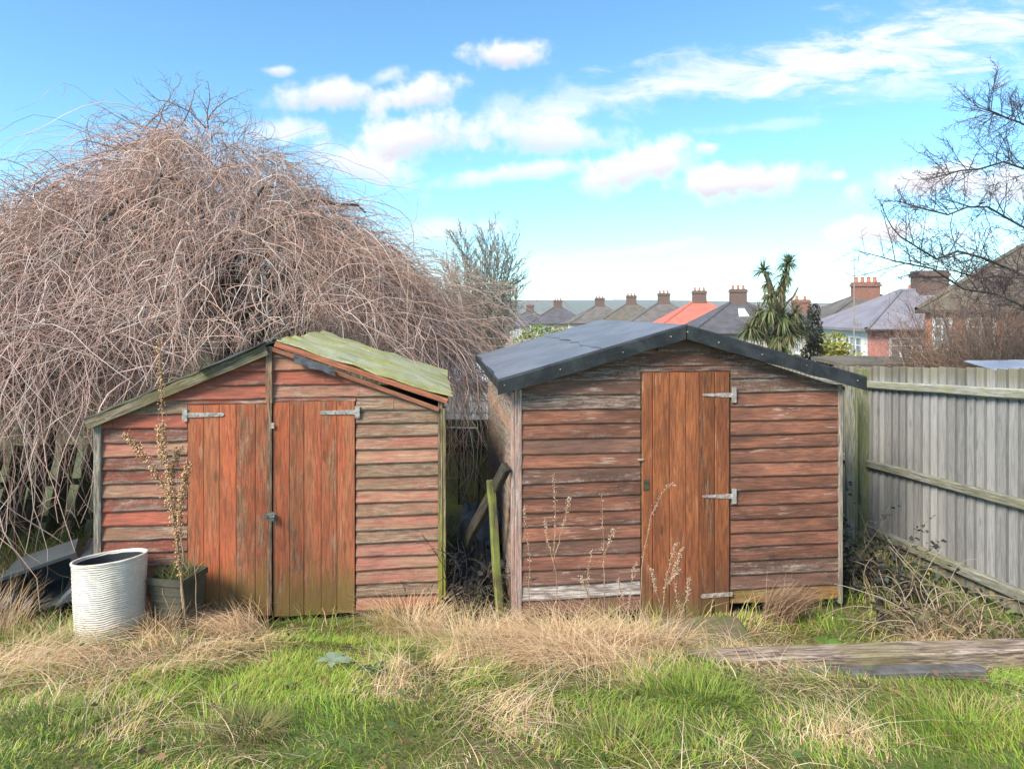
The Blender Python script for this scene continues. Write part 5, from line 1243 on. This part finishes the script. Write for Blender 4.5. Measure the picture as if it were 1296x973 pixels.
# ------------------------------------------------------------------ dried tall plants
def seed_stalk(name, label, stems_px, d, rad, seeds, seedsz, pal, seed, seedfrom=.25, group=None, basez=None):
    rng = np.random.default_rng(seed); x0, y0, _ = PX(*stems_px[0][0], d); z0 = g(x0, y0)
    T = empty(name, (x0, y0, z0 - .01), 0, label, 'dried plant', group); o3 = np.array(T.location); SV = []
    for pts in stems_px:
        P_ = np.array([PX(a, b, d) for a, b in pts]); P_[:, 1] += np.linspace(0, rng.uniform(-.08, .08), len(P_))
        if pts is stems_px[0]: P_[0, 2] = z0 - .02
        # resample smoothly
        t = np.linspace(0, len(P_)-1, 14); Q = np.stack([np.interp(t, np.arange(len(P_)), P_[:, k]) for k in range(3)], 1); Q[1:-1] = (Q[:-2] + 2*Q[1:-1] + Q[2:])/4
        Q += rng.normal(0, .003, Q.shape)
        v, f = tubes([Q - o3], [np.linspace(rad, rad*.4, 14)], 5); py_obj('stem', v, f.tolist(), MAT['dry_stem'], T)
        SV.append(Q)
    n = int(seeds); P = []
    for Q in SV:
        m = n // len(SV); t = seedfrom + (1 - seedfrom) * rng.uniform(0, 1, m) ** .8; k = np.minimum((t*13).astype(int), 12)
        P.append(Q[k] + (Q[k+1]-Q[k])*(t*13-k)[:, None] + rng.normal(0, seedsz*1.3, (m, 3)))
    P = np.concatenate(P); n = len(P)
    d_ = rng.normal(0, 1, (n, 3)); d_ /= np.linalg.norm(d_, axis=1, keepdims=True); s_ = np.cross(d_, rng.normal(0, 1, (n, 3))); s_ /= np.linalg.norm(s_, axis=1, keepdims=True); sz = seedsz*rng.uniform(.6, 1.4, (n, 1)); u_ = np.cross(d_, s_)
    V = np.stack([P - d_*sz, P + s_*sz*.6, P + d_*sz, P - s_*sz*.6, P + u_*sz*.6], 1).reshape(-1, 3) - o3
    b = np.arange(n)[:, None]*5; F = np.concatenate([b + np.array(q) for q in ((0,1,4),(1,2,4),(2,3,4),(3,0,4),(0,3,2),(0,2,1))])
    c = np.array(pal)[rng.integers(0, len(pal), n)]*rng.uniform(.7, 1.3, (n, 1))
    tag(link('seed_heads', np_mesh('seed_heads', V, F, np.repeat(c, 5, axis=0)), MAT['twigs'], T), kind='stuff')
simple('dry_stem', (0.36,0.25,0.15), 0.9, c2=(0.22,0.15,0.09), scale=20)
simple('dark_stem', (0.13,0.09,0.06), 0.9, c2=(0.2,0.14,0.1), scale=20)
SEED = [(.58,.36,.19),(.48,.28,.14),(.66,.45,.26),(.36,.22,.12)]
seed_stalk('dried_dock', 'tall dried brown dock stalk crowded with seeds before red shed', [[(245,850),(236,790),(226,700),(219,640),(210,560),(206,490),(204,425)], [(232,770),(228,720),(224,690),(214,640),(190,600),(168,570),(150,553)], [(222,660),(216,630),(214,600),(222,570)], [(236,720),(228,670),(232,620),(242,585)], [(213,600),(203,570),(199,540)]], 4.02, .007, 2300, .0090, SEED, 91, .27)
seed_stalk('bare_stalk', 'thin dark bare stalk leaning in dead grass', [[(252,862),(238,830),(224,802),(212,772),(203,745)], [(238,830),(238,800),(230,770)], [(240,835),(247,800),(243,760),(236,700)]], 3.78, .0045, 12, .004, [(.14,.10,.07)], 92)
WEED = [([[(702,800),(704,740),(702,690),(704,640),(701,602)], [(703,700),(712,670),(719,640),(722,632)], [(703,720),(694,690),(690,660)]], 'tall dry weed stalk with tiny side shoots before left boards', 4.15, 260),
 ([[(766,805),(766,740),(765,690),(764,630)], [(766,700),(772,680),(776,665)]], 'single straight dry weed stalk before brown boards', 4.15, 120),
 ([[(812,812),(808,760),(812,710),(820,660),(834,622),(848,608),(852,610)]], 'dry stalk arching over onto the brown door', 4.1, 60),
 ([[(835,815),(838,770),(842,730),(850,700),(855,685)], [(840,750),(852,720),(860,690)], [(838,770),(828,740),(822,715)], [(840,745),(848,732),(858,715)]], 'branching dry weed with seed tufts before the brown door', 4.05, 420),
 ([[(868,818),(862,780),(856,745),(858,710)], [(862,780),(872,755),(876,735)]], 'short forked dry weed at the slab edge', 4.0, 200),
 ([[(678,800),(668,760),(672,710),(662,660),(664,640)]], 'faint bent dry stem beside brown shed corner', 4.2, 60),
 ([[(742,808),(748,770),(744,735),(752,700)], [(746,760),(738,735),(733,722)]], 'short wispy dry stem before the bare white board', 4.1, 90),
 ([[(790,812),(796,770),(800,735),(806,712)], [(795,775),(786,750),(782,730)]], 'short dry stem pair left of brown door', 4.1, 110)]
for k, (sx, lab, d, n) in enumerate(WEED): seed_stalk('dried_weed', lab, sx, d, .0038, n, .0055, [(.55,.40,.27),(.46,.32,.21),(.62,.48,.35)], 100+k, .3)

# ------------------------------------------------------------------ grass
rng = np.random.default_rng(131)
def straw_map(x, y):
    """how much of the sward is dead: clumps seen in the photo plus patchiness"""
    s_ = .14 + .85*(vnoise(x, y, .5, 4) - .47) + .35*(vnoise(x, y, .2, 5) - .5)
    for (cx, cy, rx, ry, a) in ((.35, 3.72, .75, .34, 1.0), (-.35, 3.55, .5, .25, .35), (-2.2, 3.78, .8, .24, .6), (-3.2, 3.68, .8, .22, .6), (-1.55, 4.15, .4, .2, .7), (-.05, 3.0, .2, .18, .6), (-.6, 3.1, .2, .15, .3), (1.4, 2.75, .2, .12, .5), (.25, 2.75, .2, .12, .6), (2.5, 2.9, .25, .15, .5), (2.9, 4.2, .6, .35, .6), (-.9, 2.6, .35, .15, .4), (1.75, 4.35, .25, .25, .3)):
        s_ = s_ + a*np.exp(-((x-cx)/rx)**2 - ((y-cy)/ry)**2)
    s_ = s_ - .5*np.exp(-((x-2.1)/.5)**2 - ((y-4.2)/.25)**2) - .6*np.exp(-((x+1.0)/.55)**2 - ((y-4.05)/.3)**2)
    return np.clip(s_, 0, 1)
def sample(n, y0, y1, marg=.75, pw=1.0):
    y = y0 + (y1 - y0) * rng.uniform(0, 1, n*2) ** pw; x = rng.uniform(-1, 1, n*2) * (.79*y1 + marg); ok = np.abs(x) < .79*y + marg
    return x[ok][:n], y[ok][:n]
def free(x, y):
    ok = np.ones(len(x), bool)
    for O, w, dd in ((O1, W1, D1), (O2, W2, D2)):
        rel = np.stack([x - O[0], y - O[1]], 1); u = rel @ UD; v = rel @ VD; ok &= ~((u > -.03) & (u < w + .03) & (v > -.045) & (v < dd))
    ok &= ~((x > 1.05) & (x < 1.62) & (y > 4.16) & (y < 4.7) & (rng.uniform(0, 1, len(x)) < .96))
    ok &= ~((x > .97) & (x < 3.65) & (np.abs(y - (3.745 + (x-2.2)*.05)) < .085) & (rng.uniform(0, 1, len(x)) < .985))
    ok &= ~((x > .98) & (x < 2.62) & (np.abs(y - (3.57 + (x-1.8)*.036)) < .05) & (rng.uniform(0, 1, len(x)) < .85))
    ok &= ~(((x + 2.58)**2 + (y - 4.17)**2) < .26**2) & ~((np.abs(x - GP.location.x) < .15) & (np.abs(y - GP.location.y) < .15))
    return ok
G_ = np.array([(.25,.41,.05),(.20,.36,.05),(.34,.46,.06),(.43,.48,.08),(.18,.32,.06),(.31,.41,.10)]); Y_ = np.array([(.40,.36,.10),(.46,.40,.14),(.36,.30,.09)]); S_ = np.array([(.80,.57,.32),(.70,.48,.27),(.84,.66,.43),(.62,.41,.22),(.80,.64,.44)])
def lawn(name, n, y0, y1, hmin, hmax, wmin, wmax, strawbias=0.0, lean0=.3, lean1=1.1, segs=2, only=None, pw=1.0, label='', cat='grass'):
    x, y = sample(n, y0, y1, pw=pw); ok = free(x, y); x = x[ok]; y = y[ok]
    if only is not None: k = rng.uniform(0, 1, len(x)) < only(x, y); x = x[k]; y = y[k]
    K = len(x); s_ = np.clip(straw_map(x, y) + strawbias, 0, 1)
    dead = rng.uniform(0, 1, K) < s_
    tuft = vnoise(x, y, .28, 12)*.6 + vnoise(x, y, .75, 13)*.6
    patch = vnoise(x, y, .4, 14)
    h = rng.uniform(hmin, hmax, K)*(.45 + .95*tuft)
    lean = rng.uniform(lean0, lean1, K)*np.where(dead, 1.3, 1)
    az = 6.283*vnoise(x, y, .5, 15)*1.6 + rng.normal(0, .9, K)
    pos = np.stack([x, y, hgt(x, y) - .012], 1)
    v, f = blades(pos, h, rng.uniform(wmin, wmax, K), az, lean, segs)
    gi = np.clip((patch*5 + rng.normal(0, 1.0, K)).astype(int), 0, 5); c = G_[gi]
    yel = rng.uniform(0, 1, K) < .10 + .25*vnoise(x, y, .35, 16)**2; c = np.where(yel[:, None], Y_[rng.integers(0, 3, K)], c)
    c = np.where(dead[:, None], S_[rng.integers(0, 5, K)], c)*rng.uniform(.75, 1.2, (K, 1))
    t = np.linspace(.75, 1.08, segs+1)
    cols = (c[:, None, None, :]*np.ones((1, segs+1, 2, 1))).reshape(-1, 3)
    o = link(name, np_mesh(name, v, f, cols), MAT['grass'])
    tag(o, label, cat, kind='stuff')
lawn('lawn_grass', 132000, 1.9, 4.75, .028, .070, .0026, .0048, label='short uneven green lawn grass in foreground')
lawn('coarse_grass', 30000, 1.9, 4.6, .06, .125, .0025, .005, strawbias=-.06, lean0=.4, lean1=1.3, only=lambda x, y: np.clip(vnoise(x, y, .33, 17)*1.8 - .55, 0, 1), label='taller tufts of coarse green grass across the lawn')
lawn('dead_grass', 26000, 2.2, 4.5, .10, .26, .002, .0042, strawbias=.55, lean0=.8, lean1=2.0, segs=4, only=lambda x, y: np.clip(straw_map(x, y)*1.35 - .42, 0, 1), label='flattened straw coloured dead grass on the bank')
lawn('wild_grass', 16000, 4.4, 6.6, .10, .30, .003, .006, strawbias=.15, only=lambda x, y: .8, label='rough grass round the sheds and fence foot')
# upright pale clumps of dead grass
def tuft(label, x, y, r, n, h0, h1, lean0, lean1, pal, seed, azc=None):
    rng = np.random.default_rng(seed); a = rng.uniform(0, 6.283, n); q = r*np.sqrt(rng.uniform(0, 1, n)); X = x + q*np.cos(a); Yv = y + q*np.sin(a)*.7
    T0 = g(x, y); pos = np.stack([X - x, Yv - y, hgt(X, Yv) - T0 - .01], 1)
    az = a + rng.normal(0, .5, n) if azc is None else azc + rng.normal(0, .5, n)
    v, f = blades(pos, rng.uniform(h0, h1, n), rng.uniform(.002, .0042, n), az, rng.uniform(lean0, lean1, n), 5)
    c = np.array(pal)[rng.integers(0, len(pal), n)]*rng.uniform(.75, 1.15, (n, 1))
    o = link('grass_tuft', np_mesh('grass_tuft', v, f, np.repeat(c, 12, axis=0)), MAT['grass'], None, (x, y, T0)); tag(o, label, 'grass tuft')
SL = S_.tolist()
tuft('big shaggy clump of pale straw grass on the bank below sheds', .30, 3.82, .50, 1300, .08, .30, .3, 1.9, SL, 141)
tuft('pale straw clump just left of the slab', .80, 3.95, .28, 620, .10, .32, .3, 1.4, SL, 142)
tuft('pale straw grass fringe below the mossy green post', -.25, 4.05, .34, 800, .10, .32, .3, 1.5, SL, 143)
tuft('brown dry grass clump against the right boards of brown shed', 1.92, 4.66, .13, 520, .18, .40, .2, .9, [(.50,.36,.24),(.42,.28,.18),(.34,.22,.15)], 144, azc=-.2)
tuft('dry grass tuft at the corner of red shed', -.72, 4.52, .26, 620, .12, .36, .4, 1.3, SL, 145)
tuft('straw grass folded over at red door foot', -1.85, 4.32, .24, 520, .14, .34, .9, 1.7, SL, 146, azc=2.9)
tuft('thin dry grass between cream pot and planter', -2.32, 4.22, .16, 420, .16, .36, .2, .9, SL, 147)
tuft('dry grass growing round the cream pot base', -2.75, 4.04, .30, 500, .08, .22, .3, 1.2, SL + G_.tolist(), 148)
tuft('tall dry stems and grass at far left by black sack', -3.5, 4.2, .35, 420, .16, .42, .1, .7, SL, 149)
tuft('dark green rushy tuft in the lawn below the straw clump', .42, 2.62, .20, 420, .07, .18, .3, 1.2, [(.20,.30,.05),(.26,.34,.06),(.36,.33,.10)], 150)
tuft('dark green tuft in the lawn before the edging strip', .88, 3.05, .24, 420, .07, .17, .3, 1.2, [(.20,.30,.05),(.28,.36,.06)], 151)
tuft('leaning green tuft in the lawn near the fence side', 1.95, 2.85, .24, 420, .07, .18, .3, 1.2, [(.26,.34,.06),(.42,.38,.13)], 152)
tuft('brown matted tuft in the left part of lawn', -1.1, 2.72, .14, 420, .06, .16, .6, 1.5, [(.34,.25,.13),(.26,.22,.09),(.18,.22,.05)], 153)
tuft('small green tuft at the far left of lawn', -1.95, 2.75, .2, 360, .06, .13, .3, 1.2, [(.18,.28,.06),(.22,.32,.06)], 154)
# broad leaves of dock in the lawn
rng = np.random.default_rng(161)
def rosette(label, x, y, n, sz, pal):
    T0 = g(x, y) + .05; V = []; F = []; C = []
    for k in range(n):
        a = k*2.4 + rng.uniform(-.3, .3); d = np.array((math.cos(a), math.sin(a), 0)); s_ = np.array((-d[1], d[0], 0)); L_ = sz*rng.uniform(.7, 1.2); b = len(V)
        for t, w in ((0, .04), (.3, .2), (.65, .24), (1, .02)):
            p = d*L_*t + np.array((0, 0, .5*L_*t*(1.1-t))); V += [p - s_*L_*w, p + s_*L_*w]; C += [pal[k % len(pal)]]*2
        F += [(b+2*q, b+2*q+1, b+2*q+3, b+2*q+2) for q in range(3)]
    o = link('broad_leaf_weed', np_mesh('broad_leaf_weed', V, F, np.array(C)), MAT['leaves'], None, (x, y, T0)); tag(o, label, 'weed')
rosette('pale silvery leaf weed in the middle of dead grass', -.98, 3.55, 7, .10, [(.28,.36,.26),(.22,.32,.2)])
rosette('dark broad leaf weed in lawn below red shed doors', -.72, 3.35, 6, .08, [(.05,.09,.04),(.07,.12,.04)])
rosette('green broad leaf weed in the fine grass by sleeper', 2.0, 4.1, 9, .09, [(.14,.25,.04),(.1,.2,.04)])

# fallen leaves caught in the grass
rng = np.random.default_rng(171)
x, y = sample(520, 2.1, 4.5); ok = free(x, y); x = x[ok]; y = y[ok]; n = len(x)
P = np.stack([x, y, hgt(x, y) + rng.uniform(.015, .07, n)], 1); d = rng.normal(0, 1, (n, 3)); d[:, 2] *= .3; d /= np.linalg.norm(d, axis=1, keepdims=True); s_ = np.cross(d, rng.normal(0, .35, (n, 3)) + (0, 0, 1)); s_ /= np.linalg.norm(s_, axis=1, keepdims=True); up = np.cross(s_, d); sz = rng.uniform(.02, .05, (n, 1))
V = np.stack([P, P + d*sz*.5 + s_*sz*.33 + up*sz*.15, P + d*sz, P + d*sz*.5 - s_*sz*.33 + up*sz*.15], 1).reshape(-1, 3)
c = np.array([(.20,.12,.06),(.28,.17,.08),(.12,.08,.05),(.10,.16,.05)])[rng.integers(0, 4, n)]*rng.uniform(.7, 1.3, (n, 1))
tag(link('leaf_litter', np_mesh('leaf_litter', V, np.arange(n*4).reshape(-1, 4), np.repeat(c, 4, axis=0)), MAT['leaves']), 'small brown fallen leaves scattered over the lawn', 'leaves', kind='stuff')

# ------------------------------------------------------------------ haze in the valley air
hz = bpy.data.materials.new('haze'); hz.use_nodes = True; ht = hz.node_tree; ht.nodes.clear()
vo = ht.nodes.new('ShaderNodeVolumePrincipled'); vo.inputs['Color'].default_value = (.93, .96, 1, 1); vo.inputs['Density'].default_value = HAZE
ho = ht.nodes.new('ShaderNodeOutputMaterial'); ht.links.new(vo.outputs[0], ho.inputs['Volume'])
me = bpy.data.meshes.new('haze'); a = (-2600, -60, -30); b = (2600, 1320, 40)
me.from_pydata([(x, y, z) for x in (a[0], b[0]) for y in (a[1], b[1]) for z in (a[2], b[2])], [], BOXF)
bm = bmesh.new(); bm.from_mesh(me); bmesh.ops.recalc_face_normals(bm, faces=bm.faces); bm.to_mesh(me); bm.free()
tag(link('haze', me, hz), kind='stuff')
